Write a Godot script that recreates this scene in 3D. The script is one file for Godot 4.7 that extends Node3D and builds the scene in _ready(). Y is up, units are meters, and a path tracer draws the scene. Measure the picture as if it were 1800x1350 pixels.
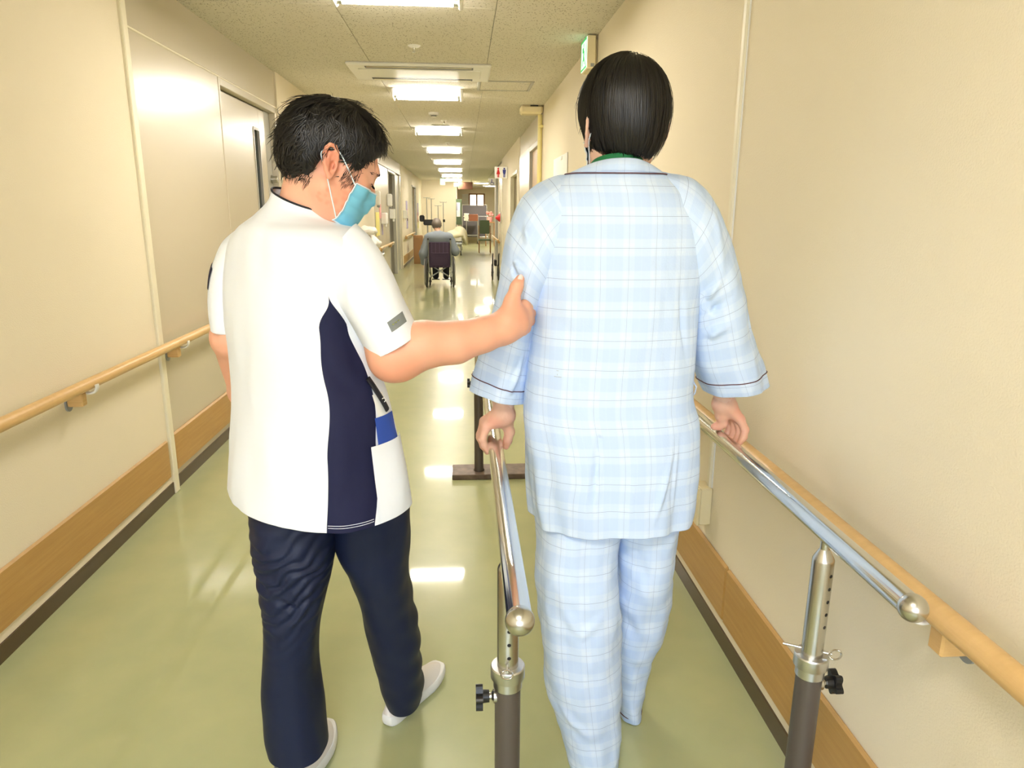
extends Node3D
# A hospital corridor: a helper in a white tunic steadies a patient who walks between parallel bars.
# Axes: x to the right, y up, the corridor runs towards -z; metres. The camera stands at x = 0, z = 0.

const XL := -1.46      # face of the left wall
const XR := 0.84       # face of the right wall
const HC := 2.44       # ceiling height
const ZB := 2.3        # end wall behind the camera, with its window
const ZE := -26.3      # wall at the far end of the corridor
const ZH := -34.0      # back of the hall beyond

var M := {}
var rng := RandomNumberGenerator.new()
var noise := FastNoiseLite.new()


# ---------------------------------------------------------------- mesh builder
class MB:
	var v := PackedVector3Array()
	var n := PackedVector3Array()
	var t := PackedVector2Array()
	var c := PackedColorArray()
	var i := PackedInt32Array()
	var tint := Color.WHITE

	func vert(p: Vector3, nn: Vector3, uv := Vector2.ZERO) -> int:
		v.push_back(p); n.push_back(nn); t.push_back(uv); c.push_back(tint)
		return v.size() - 1

	func tri(a: int, b: int, d: int) -> void:
		var f := (v[b] - v[a]).cross(v[d] - v[a])
		if f.dot(n[a] + n[b] + n[d]) > 0.0:
			i.push_back(a); i.push_back(d); i.push_back(b)
		else:
			i.push_back(a); i.push_back(b); i.push_back(d)

	func poly(pts: Array, nn: Vector3) -> void:
		var f := v.size()
		for p in pts:
			vert(p, nn, Vector2(p.x + p.z, p.y))
		for k in range(1, pts.size() - 1):
			tri(f, f + k, f + k + 1)

	# a box with chamfered edges
	func box(at: Vector3, size: Vector3, bev := 0.0, turn := Basis()) -> void:
		var h := size * 0.5
		bev = minf(bev, minf(h.x, minf(h.y, h.z)) * 0.95)
		var ax := [Vector3.RIGHT, Vector3.UP, Vector3.BACK]
		for a in 3:
			var b := (a + 1) % 3
			var d := (a + 2) % 3
			for s: float in [-1.0, 1.0]:
				var q := []
				for e in [[-1, -1], [1, -1], [1, 1], [-1, 1]]:
					q.append(at + turn * (ax[a] * s * h[a] + ax[b] * e[0] * (h[b] - bev) + ax[d] * e[1] * (h[d] - bev)))
				poly(q, turn * (ax[a] * s))
		if bev <= 0.0:
			return
		for a in 3:
			var b := (a + 1) % 3
			var d := (a + 2) % 3
			for s: float in [-1.0, 1.0]:
				for e: float in [-1.0, 1.0]:
					var q := []
					for g: float in [-1.0, 1.0]:
						var along: Vector3 = ax[d] * g * (h[d] - bev)
						var p1: Vector3 = ax[a] * s * h[a] + ax[b] * e * (h[b] - bev) + along
						var p2: Vector3 = ax[a] * s * (h[a] - bev) + ax[b] * e * h[b] + along
						q += [at + turn * p1, at + turn * p2] if g < 0 else [at + turn * p2, at + turn * p1]
					poly(q, turn * (ax[a] * s + ax[b] * e).normalized())
		for s in [-1, 1]:
			for e in [-1, 1]:
				for g in [-1, 1]:
					var o := Vector3(s, e, g)
					poly([at + turn * (o * Vector3(h.x, h.y - bev, h.z - bev)), at + turn * (o * Vector3(h.x - bev, h.y, h.z - bev)), at + turn * (o * Vector3(h.x - bev, h.y - bev, h.z))], turn * o.normalized())

	# rows of points; closed joins the ends of each row
	func grid(rows: Array, closed := false, uvs := [], flip := false) -> void:
		var f := v.size()
		var m: int = rows[0].size()
		var r := rows.size()
		for y in r:
			var row: PackedVector3Array = rows[y]
			var up: PackedVector3Array = rows[maxi(y - 1, 0)]
			var dn: PackedVector3Array = rows[mini(y + 1, r - 1)]
			for x in m:
				var a := x - 1
				var b := x + 1
				if closed:
					a = (a + m) % m
					b = b % m
				else:
					a = maxi(a, 0)
					b = mini(b, m - 1)
				var nn := (row[b] - row[a]).cross(dn[x] - up[x])
				if nn.length_squared() < 1e-16:
					nn = (row[b] - row[a]).cross(dn[(x + 1) % m] - up[(x + 1) % m])
				if nn.length_squared() < 1e-16:
					nn = Vector3.UP
				nn = -nn.normalized() if flip else nn.normalized()
				vert(row[x], nn, uvs[y][x] if uvs else Vector2(float(x) / m, float(y) / r))
		for y in r - 1:
			for x in (m if closed else m - 1):
				var x2 := (x + 1) % m
				var a := f + y * m + x
				var b := f + y * m + x2
				var d := f + (y + 1) * m + x2
				var e := f + (y + 1) * m + x
				tri(a, b, d)
				tri(a, d, e)

	# a round tube along a path; radius may be one number or one for each point
	func tube(path: Array, radius, segs := 10, caps := true, flat := 1.0, sideways := Vector3.ZERO) -> void:
		var f := v.size()
		var side := Vector3.ZERO
		var k := path.size()
		for j in k:
			var dir: Vector3 = (path[mini(j + 1, k - 1)] - path[maxi(j - 1, 0)]).normalized()
			if j == 0:
				side = sideways if sideways != Vector3.ZERO else (dir.cross(Vector3.UP) if absf(dir.y) < 0.9 else dir.cross(Vector3.RIGHT))
			side = (side - dir * side.dot(dir)).normalized()
			var up := dir.cross(side)
			var r: float = radius[j] if radius is Array else radius
			for s in segs + 1:
				var a := TAU * s / segs
				vert(path[j] + side * cos(a) * r + up * sin(a) * r * flat, (side * cos(a) * flat + up * sin(a)).normalized(), Vector2(float(s) / segs, float(j) / k))
		for j in k - 1:
			for s in segs:
				var a := f + j * (segs + 1) + s
				tri(a, a + 1, a + segs + 2)
				tri(a, a + segs + 2, a + segs + 1)
		if caps:
			for e in [0, k - 1]:
				var dir: Vector3 = (path[0] - path[1]).normalized() if e == 0 else (path[k - 1] - path[k - 2]).normalized()
				var m := vert(path[e], dir)
				var g := v.size()
				for s in segs + 1:
					vert(v[f + e * (segs + 1) + s], dir)
				for s in segs:
					tri(m, g + s, g + s + 1)

	# a profile of Vector2(radius, height) turned round the y axis of a transform; sharp corners are kept
	func lathe(xf: Transform3D, prof: Array, segs := 24) -> void:
		for j in prof.size() - 1:
			var p: Vector2 = prof[j]
			var q: Vector2 = prof[j + 1]
			var d := (q - p).normalized()
			var nn := Vector2(d.y, -d.x)
			var n0 := nn
			var n1 := nn
			if j > 0:
				var e: Vector2 = (p - prof[j - 1]).normalized()
				if e.dot(d) > 0.93: n0 = (nn + Vector2(e.y, -e.x)).normalized()
			if j < prof.size() - 2:
				var e: Vector2 = (prof[j + 2] - q).normalized()
				if e.dot(d) > 0.93: n1 = (nn + Vector2(e.y, -e.x)).normalized()
			var f := v.size()
			for s in segs + 1:
				var a := TAU * s / segs
				var o := Vector3(cos(a), 0, sin(a))
				vert(xf * (o * p.x + Vector3.UP * p.y), xf.basis * (o * n0.x + Vector3.UP * n0.y), Vector2(float(s) / segs, p.y))
				vert(xf * (o * q.x + Vector3.UP * q.y), xf.basis * (o * n1.x + Vector3.UP * n1.y), Vector2(float(s) / segs, q.y))
			for s in segs:
				var a := f + s * 2
				if p.x > 1e-6: tri(a, a + 1, a + 2)
				if q.x > 1e-6: tri(a + 1, a + 3, a + 2)

	func ball(at: Vector3, r: Vector3, turn := Basis(), segs := 20, rings := 12) -> void:
		var rows := []
		for y in rings + 1:
			var a := PI * y / rings
			var row := PackedVector3Array()
			for x in segs:
				var b := TAU * x / segs
				row.push_back(at + turn * (Vector3(sin(a) * cos(b), cos(a), sin(a) * sin(b)) * r))
			rows.append(row)
		var f := v.size()
		grid(rows, true)
		for k in range(f, v.size()):
			n[k] = (turn * ((turn.inverse() * (v[k] - at)) / (r * r))).normalized()

	# an outline in a plane given by two axes, pulled out by depth along the third
	func prism(outline: Array, at: Vector3, ax: Vector3, ay: Vector3, depth: Vector3) -> void:
		var pk := PackedVector2Array(outline)
		var tr := Geometry2D.triangulate_polygon(pk)
		var dn := depth.normalized()
		for s in 2:
			var f := v.size()
			for p in pk:
				vert(at + ax * p.x + ay * p.y + depth * s, dn * (1 if s else -1), p)
			for k in range(0, tr.size(), 3):
				tri(f + tr[k], f + tr[k + 1], f + tr[k + 2])
		var turn := 1.0 if Geometry2D.is_polygon_clockwise(pk) else -1.0
		for k in pk.size():
			var p := pk[k]
			var q := pk[(k + 1) % pk.size()]
			var e := (q - p).normalized()
			var nn := (ax * -e.y + ay * e.x) * turn
			poly([at + ax * p.x + ay * p.y, at + ax * q.x + ay * q.y, at + ax * q.x + ay * q.y + depth, at + ax * p.x + ay * p.y + depth], nn.normalized())

	func mesh() -> ArrayMesh:
		var arr := []
		arr.resize(Mesh.ARRAY_MAX)
		arr[Mesh.ARRAY_VERTEX] = v
		arr[Mesh.ARRAY_NORMAL] = n
		arr[Mesh.ARRAY_TEX_UV] = t
		arr[Mesh.ARRAY_COLOR] = c
		arr[Mesh.ARRAY_INDEX] = i
		var m := ArrayMesh.new()
		m.add_surface_from_arrays(Mesh.PRIMITIVE_TRIANGLES, arr)
		return m


# ---------------------------------------------------------------- rounded bodies from joints
class Bone:
	var kind := 0            # 0 tapered capsule, 1 ellipsoid, 2 ellipsoid cut away
	var a: Vector3
	var ba: Vector3
	var inv := 0.0
	var ra := 0.01
	var dr := 0.0
	var k := 0.01
	var to: Basis
	var r: Vector3
	var tint := Color(0, 0, 0, 0)

	func dist(p: Vector3) -> float:
		var q := p - a
		if kind == 0:
			var h := clampf(q.dot(ba) * inv, 0.0, 1.0)
			return (q - ba * h).length() - ra - dr * h
		q = to * q
		var k0 := (q / r).length()
		var k1 := (q / (r * r)).length()
		return k0 * (k0 - 1.0) / maxf(k1, 1e-6)


class Blob:
	var bones: Array[Bone] = []

	func cap(a: Vector3, b: Vector3, ra: float, rb: float, k := 0.012) -> Bone:
		var o := Bone.new()
		o.a = a; o.ba = b - a; o.inv = 1.0 / maxf((b - a).length_squared(), 1e-9); o.ra = ra; o.dr = rb - ra; o.k = k
		bones.append(o)
		return o

	func chain(pts: Array, rad: Array, k := 0.006) -> void:
		for j in pts.size() - 1:
			cap(pts[j], pts[j + 1], rad[j], rad[j + 1], k)

	func ell(at: Vector3, r: Vector3, turn := Basis(), k := 0.012, cut := false) -> Bone:
		var o := Bone.new()
		o.kind = 2 if cut else 1
		o.a = at; o.r = r; o.to = turn.inverse(); o.k = k
		bones.append(o)
		return o

	func field(p: Vector3, list: Array[Bone]) -> float:
		var d := 10.0
		for b in list:
			var e := b.dist(p)
			if b.kind == 2:
				var h := maxf(b.k - absf(-e - d), 0.0) / b.k
				d = maxf(d, -e) + h * h * b.k * 0.25
			else:
				var h := maxf(b.k - absf(e - d), 0.0) / b.k
				d = minf(d, e) - h * h * b.k * 0.25
		return d

	# surface nets over the bounding box, worked block by block; xf places the result
	func build(mb: MB, cell: float, xf := Transform3D(), lo := Vector3(1e9, 0, 0), hi := Vector3.ZERO) -> void:
		if lo.x > 1e8:
			lo = Vector3(1e9, 1e9, 1e9)
			hi = -lo
			for b in bones:
				if b.kind == 2: continue
				var e := b.r.length() if b.kind == 1 else maxf(b.ra, b.ra + b.dr) + 0.01
				for q: Vector3 in [b.a, b.a + b.ba]:
					lo = lo.min(q - Vector3.ONE * e)
					hi = hi.max(q + Vector3.ONE * e)
		const B := 6
		var nx := int(ceil((hi.x - lo.x) / cell / B)) * B + B
		var ny := int(ceil((hi.y - lo.y) / cell / B)) * B + B
		var nz := int(ceil((hi.z - lo.z) / cell / B)) * B + B
		var val := PackedFloat32Array()
		val.resize(nx * ny * nz)
		var active := []
		var half := Vector3.ONE * (B - 1) * 0.5 * cell
		var hd := half.length() + cell * 2.0
		for bz in nz / B:
			for by in ny / B:
				for bx in nx / B:
					var org := Vector3i(bx, by, bz) * B
					var ctr := lo + Vector3(org) * cell + half
					var near: Array[Bone] = []
					var best := 1e9
					var ds := PackedFloat32Array()
					for b in bones:
						var e := b.dist(ctr)
						ds.push_back(e)
						if b.kind != 2: best = minf(best, e)
					for q in bones.size():
						if ds[q] < (best + 2.5 * hd + 0.02 if bones[q].kind != 2 else 2.0 * hd + 0.02):
							near.append(bones[q])
					var fc := field(ctr, near)
					if absf(fc) > hd * 1.6 + 0.012:
						for z in B:
							for y in B:
								var row := ((org.z + z) * ny + org.y + y) * nx + org.x
								for x in B:
									val[row + x] = fc
						continue
					active.append(org)
					for z in B:
						for y in B:
							var row := ((org.z + z) * ny + org.y + y) * nx + org.x
							for x in B:
								val[row + x] = field(lo + Vector3(org.x + x, org.y + y, org.z + z) * cell, near)
		var id := {}
		var f := mb.v.size()
		var off := [0, 1, nx, nx + 1, nx * ny, nx * ny + 1, nx * ny + nx, nx * ny + nx + 1]
		var edges := [[0, 1], [2, 3], [4, 5], [6, 7], [0, 2], [1, 3], [4, 6], [5, 7], [0, 4], [1, 5], [2, 6], [3, 7]]
		var crn := [Vector3(0, 0, 0), Vector3(1, 0, 0), Vector3(0, 1, 0), Vector3(1, 1, 0), Vector3(0, 0, 1), Vector3(1, 0, 1), Vector3(0, 1, 1), Vector3(1, 1, 1)]
		var cells := []
		for org: Vector3i in active:
			for z in range(org.z, mini(org.z + B, nz - 1)):
				for y in range(org.y, mini(org.y + B, ny - 1)):
					for x in range(org.x, mini(org.x + B, nx - 1)):
						var at := (z * ny + y) * nx + x
						var mask := 0
						for q in 8:
							if val[at + off[q]] < 0.0: mask |= 1 << q
						if mask == 0 or mask == 255: continue
						var sum := Vector3.ZERO
						var cnt := 0
						for e in edges:
							var v0 := val[at + off[e[0]]]
							var v1 := val[at + off[e[1]]]
							if (v0 < 0.0) != (v1 < 0.0):
								sum += crn[e[0]].lerp(crn[e[1]], v0 / (v0 - v1))
								cnt += 1
						id[at] = mb.v.size()
						var p := lo + (Vector3(x, y, z) + sum / cnt) * cell
						mb.vert(xf * p, Vector3.ZERO)
						cells.append([at, x, y, z])
		var quads := []
		for q in cells:
			var at: int = q[0]
			var s := val[at] < 0.0
			for a in 3:
				var st: int = [1, nx, nx * ny][a]
				if (val[at + st] < 0.0) == s: continue
				var o1: int = [nx, nx * ny, 1][a]
				var o2: int = [nx * ny, 1, nx][a]
				if id.has(at - o1) and id.has(at - o2) and id.has(at - o1 - o2):
					quads.append([id[at], id[at - o1], id[at - o1 - o2], id[at - o2], s])
		for q in quads:
			var c1: Vector3 = (mb.v[q[2]] - mb.v[q[0]]).cross(mb.v[q[3]] - mb.v[q[1]])
			if not q[4]: c1 = -c1
			for k in 4: mb.n[q[k]] += c1
		for k in range(f, mb.v.size()):
			mb.n[k] = mb.n[k].normalized()
		for q in quads:
			mb.tri(q[0], q[1], q[2])
			mb.tri(q[0], q[2], q[3])


# ---------------------------------------------------------------- nodes
func numbered(called: String) -> String:
	if not has_node(called):
		return called
	var k := 1
	while has_node("%s_%03d" % [called, k]): k += 1
	return "%s_%03d" % [called, k]


func tag(o: Node3D, label: String, category: String, group := "") -> Node3D:
	o.set_meta("label", label)
	o.set_meta("category", category)
	if group: o.set_meta("group", group)
	return o


func thing(called: String, label: String, category: String, at := Vector3.ZERO, group := "") -> Node3D:
	var o := Node3D.new()
	o.name = numbered(called)
	add_child(o)
	o.position = at
	return tag(o, label, category, group)


func part(owner_node: Node3D, called: String, mb: MB, mat: Material, label := "") -> MeshInstance3D:
	var o := MeshInstance3D.new()
	o.name = called
	o.mesh = mb.mesh()
	o.material_override = mat
	owner_node.add_child(o, true)
	if label: o.set_meta("label", label)
	return o


# a part whose shape was written in the room's own coordinates
func wpart(owner_node: Node3D, called: String, mb: MB, mat: Material, label := "") -> MeshInstance3D:
	var o := part(owner_node, called, mb, mat, label)
	var up: Node = owner_node
	while up != self:
		o.position -= (up as Node3D).position
		up = up.get_parent()
	return o


func solo(called: String, mb: MB, mat: Material, label: String, category: String, group := "") -> MeshInstance3D:
	var o := part(self, numbered(called), mb, mat)
	tag(o, label, category, group)
	return o


func struct(called: String, mb: MB, mat: Material, label := "") -> MeshInstance3D:
	var o := part(self, called, mb, mat)
	o.set_meta("kind", "structure")
	if label: o.set_meta("label", label)
	return o


func again(o: Node3D, at: Vector3, label := "") -> Node3D:
	var r: Node3D = o.duplicate()
	r.name = numbered(String(o.name).rstrip("0123456789").rstrip("_"))
	add_child(r)
	r.position = at
	if label: r.set_meta("label", label)
	return r


func mat(called: String, col: Color, rough := 0.6, metal := 0.0, spec := 0.5) -> StandardMaterial3D:
	var m := StandardMaterial3D.new()
	m.resource_name = called
	m.albedo_color = col
	m.roughness = rough
	m.metallic = metal
	m.metallic_specular = spec
	M[called] = m
	return m


func rgb(r: int, g: int, b: int) -> Color:
	return Color(r / 255.0, g / 255.0, b / 255.0)


func tex(w: int, h: int, f: Callable) -> ImageTexture:
	var im := Image.create(w, h, false, Image.FORMAT_RGB8)
	for y in h:
		for x in w:
			im.set_pixel(x, y, f.call(x, y))
	return ImageTexture.create_from_image(im)


func noisetex(freq: float, oct: int, c0: Color, c1: Color, size := 512, as_normal := 0.0, kind := FastNoiseLite.TYPE_SIMPLEX_SMOOTH) -> NoiseTexture2D:
	var nt := NoiseTexture2D.new()
	nt.width = size
	nt.height = size
	nt.seamless = true
	var fn := FastNoiseLite.new()
	fn.seed = 7 + oct
	fn.noise_type = kind
	fn.frequency = freq
	fn.fractal_octaves = oct
	nt.noise = fn
	if as_normal > 0.0:
		nt.as_normal_map = true
		nt.bump_strength = as_normal
	else:
		var g := Gradient.new()
		g.set_color(0, c0)
		g.set_color(1, c1)
		nt.color_ramp = g
	return nt


func one(f: Callable) -> MB:
	var mb := MB.new()
	f.call(mb)
	return mb


func boxed(at: Vector3, size: Vector3, bev := 0.0, turn := Basis()) -> MB:
	var mb := MB.new()
	mb.box(at, size, bev, turn)
	return mb


# a box from two corners
func span(a: Vector3, b: Vector3, bev := 0.0) -> MB:
	return boxed((a + b) * 0.5, (b - a).abs(), bev)


func tubed(path: Array, radius, segs := 12, caps := true) -> MB:
	var mb := MB.new()
	mb.tube(path, radius, segs, caps)
	return mb


func frame_at(at: Vector3, y: Vector3) -> Transform3D:
	y = y.normalized()
	var x := y.cross(Vector3.BACK if absf(y.z) < 0.9 else Vector3.RIGHT).normalized()
	return Transform3D(Basis(x, y, x.cross(y)), at)

# ---------------------------------------------------------------- the scene
func _ready() -> void:
	rng.seed = 4711
	noise.seed = 11
	noise.noise_type = FastNoiseLite.TYPE_SIMPLEX_SMOOTH
	noise.frequency = 1.0
	noise.fractal_octaves = 2

	var cam := Camera3D.new()
	cam.name = "camera"
	add_child(cam)
	cam.transform = Transform3D(Basis(Vector3(0.997634, 0.007005, 0.068387), Vector3(0.009618, 0.970788, -0.239748), Vector3(-0.068069, 0.239838, 0.968424)), Vector3(0, 1.39, 0))
	cam.fov = 57.42
	cam.near = 0.05
	cam.far = 200.0
	cam.current = true

	var env := Environment.new()
	env.background_mode = Environment.BG_SKY
	var sky := Sky.new()
	var air := ProceduralSkyMaterial.new()
	air.sky_top_color = rgb(192, 213, 243)
	air.sky_horizon_color = rgb(228, 237, 251)
	air.ground_bottom_color = rgb(150, 150, 145)
	air.ground_horizon_color = rgb(190, 192, 190)
	air.energy_multiplier = 10.0
	sky.sky_material = air
	env.sky = sky
	env.tonemap_mode = Environment.TONE_MAPPER_LINEAR
	env.tonemap_exposure = 1.38
	env.sdfgi_enabled = true
	env.ssao_enabled = true
	env.ssil_enabled = true
	var we := WorldEnvironment.new()
	we.name = "surroundings"
	we.environment = env
	add_child(we)

	materials()
	shell()
	left_wall()
	right_wall()
	handrails()
	ceiling_fittings()
	parallel_bars()
	far_end()
	left_wall_fittings()
	wheelchair_user()
	patient()
	helper()


func materials() -> void:
	var m := mat("wallpaper", rgb(236, 225, 200), 0.75, 0.0, 0.3)
	m.normal_enabled = true
	m.normal_texture = noisetex(0.12, 3, Color.BLACK, Color.WHITE, 512, 3.0)
	m.normal_scale = 0.25
	m.uv1_triplanar = true
	m.uv1_world_triplanar = true
	m.uv1_scale = Vector3(2.5, 2.5, 2.5)
	m = mat("floor vinyl", Color.WHITE, 0.28, 0.0, 0.3)
	m.albedo_texture = noisetex(0.012, 4, rgb(178, 180, 134), rgb(168, 173, 130), 512)
	m.normal_enabled = true
	m.normal_texture = noisetex(0.006, 2, Color.BLACK, Color.WHITE, 512, 5.0)
	m.normal_scale = 0.07
	m.uv1_triplanar = true
	m.uv1_world_triplanar = true
	m.uv1_scale = Vector3(0.7, 0.7, 0.7)
	m.clearcoat_enabled = true
	m.clearcoat = 0.6
	m.clearcoat_roughness = 0.035
	# rock wool board: pale with small dark pits
	var pits := tex(512, 512, func(_x, _y): return rgb(222, 217, 203))
	var im := pits.get_image()
	for k in 1500:
		var p := Vector2i(rng.randi_range(0, 511), rng.randi_range(0, 511))
		var s := rng.randi_range(2, 5)
		var lean := rng.randi_range(-1, 1)
		var col := rgb(86, 80, 62).lerp(rgb(186, 178, 154), pow(rng.randf(), 0.8))
		for q in s:
			for w in 2 + rng.randi_range(0, 1):
				im.set_pixel((p.x + w + (q * lean) / 2 + 512) % 512, (p.y + q) % 512, col)
	m = mat("rock wool board", Color.WHITE, 0.9, 0.0, 0.2)
	m.albedo_texture = ImageTexture.create_from_image(im)
	m.uv1_triplanar = true
	m.uv1_world_triplanar = true
	m.uv1_scale = Vector3(1.15, 1.15, 1.15)
	# wood with a long grain along z
	var grain := FastNoiseLite.new()
	grain.seed = 5
	grain.frequency = 0.02
	grain.fractal_octaves = 4
	var wood_at := func(x: int, y: int) -> Color:
		var g := grain.get_noise_2d(x * 0.35, y * 5.0) * 0.5 + 0.5
		var fine := grain.get_noise_2d(x * 1.5 + 900.0, y * 22.0) * 0.5 + 0.5
		return rgb(204, 172, 122).lerp(rgb(230, 202, 156), clampf(g * 0.7 + fine * 0.4, 0, 1))
	var wt := tex(512, 256, wood_at)
	m = mat("beech rail", rgb(252, 240, 216), 0.36)
	m.albedo_texture = wt
	m.uv1_triplanar = true
	m.uv1_world_triplanar = true
	m.uv1_scale = Vector3(1.2, 3.0, 1.2)
	m = mat("kick panel wood", rgb(216, 196, 152), 0.42)
	m.albedo_texture = wt
	m.uv1_triplanar = true
	m.uv1_world_triplanar = true
	m.uv1_scale = Vector3(0.55, 2.2, 0.55)
	mat("brown vinyl", rgb(78, 62, 40), 0.35)
	mat("cream trim", rgb(236, 228, 202), 0.4)
	m = mat("painted steel", rgb(204, 194, 172), 0.27, 0.0, 0.9)
	m.normal_enabled = true
	m.normal_texture = noisetex(0.004, 2, Color.BLACK, Color.WHITE, 256, 2.0)
	m.normal_scale = 0.06
	m.uv1_triplanar = true
	m.uv1_world_triplanar = true
	mat("grey steel", rgb(168, 166, 156), 0.35, 0.0, 0.7)
	mat("joint steel", rgb(150, 146, 134), 0.5)
	mat("tan door", rgb(206, 180, 148), 0.5)
	m = mat("chrome", rgb(212, 211, 208), 0.15, 1.0)
	m = mat("brushed steel", rgb(196, 194, 188), 0.26, 1.0)
	mat("aluminium", rgb(205, 206, 206), 0.3, 1.0)
	mat("brown steel", rgb(92, 84, 78), 0.42, 0.3)
	m = mat("base plate", Color.WHITE, 0.5, 0.1)
	m.albedo_texture = noisetex(0.02, 4, rgb(92, 76, 64), rgb(124, 106, 92), 256)
	m.uv1_triplanar = true
	m.uv1_scale = Vector3(3, 3, 3)
	mat("black plastic", rgb(22, 22, 23), 0.35)
	mat("black", rgb(14, 14, 15), 0.6)
	mat("white plastic", rgb(236, 234, 226), 0.35)
	mat("ivory plastic", rgb(232, 218, 176), 0.4)
	mat("faded ink", rgb(150, 150, 142), 0.8)
	mat("white enamel", rgb(244, 243, 238), 0.3)
	mat("grey plastic", rgb(150, 152, 152), 0.45)
	mat("white paper", rgb(246, 245, 240), 0.8)
	mat("yellow paper", rgb(232, 220, 130), 0.8)
	mat("pink paper", rgb(226, 160, 156), 0.8)
	mat("lilac paper", rgb(176, 166, 196), 0.8)
	mat("red print", rgb(214, 36, 40), 0.5)
	mat("blue print", rgb(56, 66, 150), 0.5)
	mat("green print", rgb(22, 150, 84), 0.5)
	mat("yellow pipe", rgb(226, 212, 140), 0.4)
	mat("brown board", rgb(112, 72, 50), 0.6)
	mat("grey screen cloth", rgb(92, 88, 90), 0.85)
	mat("green felt", rgb(98, 112, 84), 0.9)
	m = mat("lit tube", Color.WHITE, 0.4)
	m.emission_enabled = true
	m.emission = Color(1.0, 0.968, 0.915)
	m.emission_energy_multiplier = 48.0
	m = mat("lit exit sign", rgb(240, 250, 240), 0.4)
	m.emission_enabled = true
	m.emission = Color(0.85, 1.0, 0.9)
	m.emission_energy_multiplier = 0.9
	m = mat("lit exit green", rgb(40, 190, 110), 0.4)
	m.emission_enabled = true
	m.emission = Color(0.05, 0.6, 0.28)
	m.emission_energy_multiplier = 0.8
	m = mat("bright window", Color.WHITE, 0.4)
	m.emission_enabled = true
	m.emission = Color(1.0, 0.95, 0.86)
	m.emission_energy_multiplier = 2.2
	m = mat("window glass", Color(1, 1, 1, 0.06), 0.02)
	m.transparency = BaseMaterial3D.TRANSPARENCY_ALPHA
	m = mat("dark glass", rgb(58, 66, 60), 0.08)
	# people
	m = mat("fair skin", rgb(229, 178, 150), 0.5, 0.0, 0.45)
	m.vertex_color_use_as_albedo = true
	m.subsurf_scatter_enabled = true
	m.subsurf_scatter_strength = 0.12
	m = mat("hand skin", rgb(228, 184, 160), 0.5, 0.0, 0.45)
	m.vertex_color_use_as_albedo = true
	m.subsurf_scatter_enabled = true
	m.subsurf_scatter_strength = 0.12
	m.normal_enabled = true
	m.normal_texture = noisetex(0.04, 3, Color.BLACK, Color.WHITE, 256, 4.0)
	m.normal_scale = 0.25
	m.uv1_triplanar = true
	m.uv1_scale = Vector3(8, 8, 8)
	m = mat("black hair", rgb(15, 12, 11), 0.40, 0.0, 0.5)
	m = mat("scalp hair", rgb(16, 12, 11), 0.55, 0.0, 0.4)
	m = mat("grey hair", rgb(120, 110, 100), 0.5)
	m = mat("white tunic", rgb(234, 237, 240), 0.8, 0.0, 0.25)
	m = mat("navy tunic", rgb(30, 32, 60), 0.7, 0.0, 0.3)
	m = mat("navy trousers", rgb(20, 29, 57), 0.52, 0.0, 0.4)
	m.normal_enabled = true
	m.normal_texture = noisetex(0.2, 2, Color.BLACK, Color.WHITE, 256, 3.0)
	m.normal_scale = 0.12
	m.uv1_triplanar = true
	m.uv1_scale = Vector3(12, 12, 12)
	mat("pale nail", rgb(240, 196, 184), 0.35)
	mat("thread", rgb(214, 214, 226), 0.7)
	mat("piping", rgb(92, 56, 66), 0.7)
	mat("black piping", rgb(18, 18, 26), 0.7)
	mat("tag grey", rgb(122, 126, 124), 0.6)
	mat("tag print", rgb(156, 160, 84), 0.6)
	mat("mask blue", rgb(124, 200, 228), 0.75)
	mat("mask white", rgb(228, 240, 246), 0.8)
	mat("royal blue", rgb(34, 70, 160), 0.6)
	mat("green shirt", rgb(22, 110, 62), 0.8)
	mat("shoe white", rgb(230, 230, 228), 0.55)
	mat("shoe mesh", rgb(226, 221, 216), 0.75)
	mat("sock grey", rgb(170, 172, 174), 0.85)
	mat("shoe tan", rgb(206, 186, 160), 0.6)
	m = mat("pajama plaid", Color.WHITE, 0.82, 0.0, 0.25)
	m.albedo_texture = tex(480, 528, plaid)
	m.normal_enabled = true
	m.normal_texture = noisetex(0.03, 4, Color.BLACK, Color.WHITE, 256, 3.0)
	m.normal_scale = 0.22
	mat("wheelchair frame", rgb(176, 178, 176), 0.3, 0.8)
	mat("purple canvas", rgb(58, 42, 62), 0.8)
	mat("purple stripe", rgb(82, 62, 86), 0.8)
	mat("grey shirt", rgb(132, 141, 150), 0.85)
	mat("dark trousers", rgb(36, 38, 52), 0.8)
	mat("tyre", rgb(70, 70, 68), 0.6)
	mat("blanket cream", rgb(248, 238, 204), 0.9)
	mat("sheet white", rgb(240, 236, 226), 0.85)
	mat("trolley wood", rgb(140, 84, 56), 0.6)
	mat("chair wood", rgb(156, 116, 72), 0.45)


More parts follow.
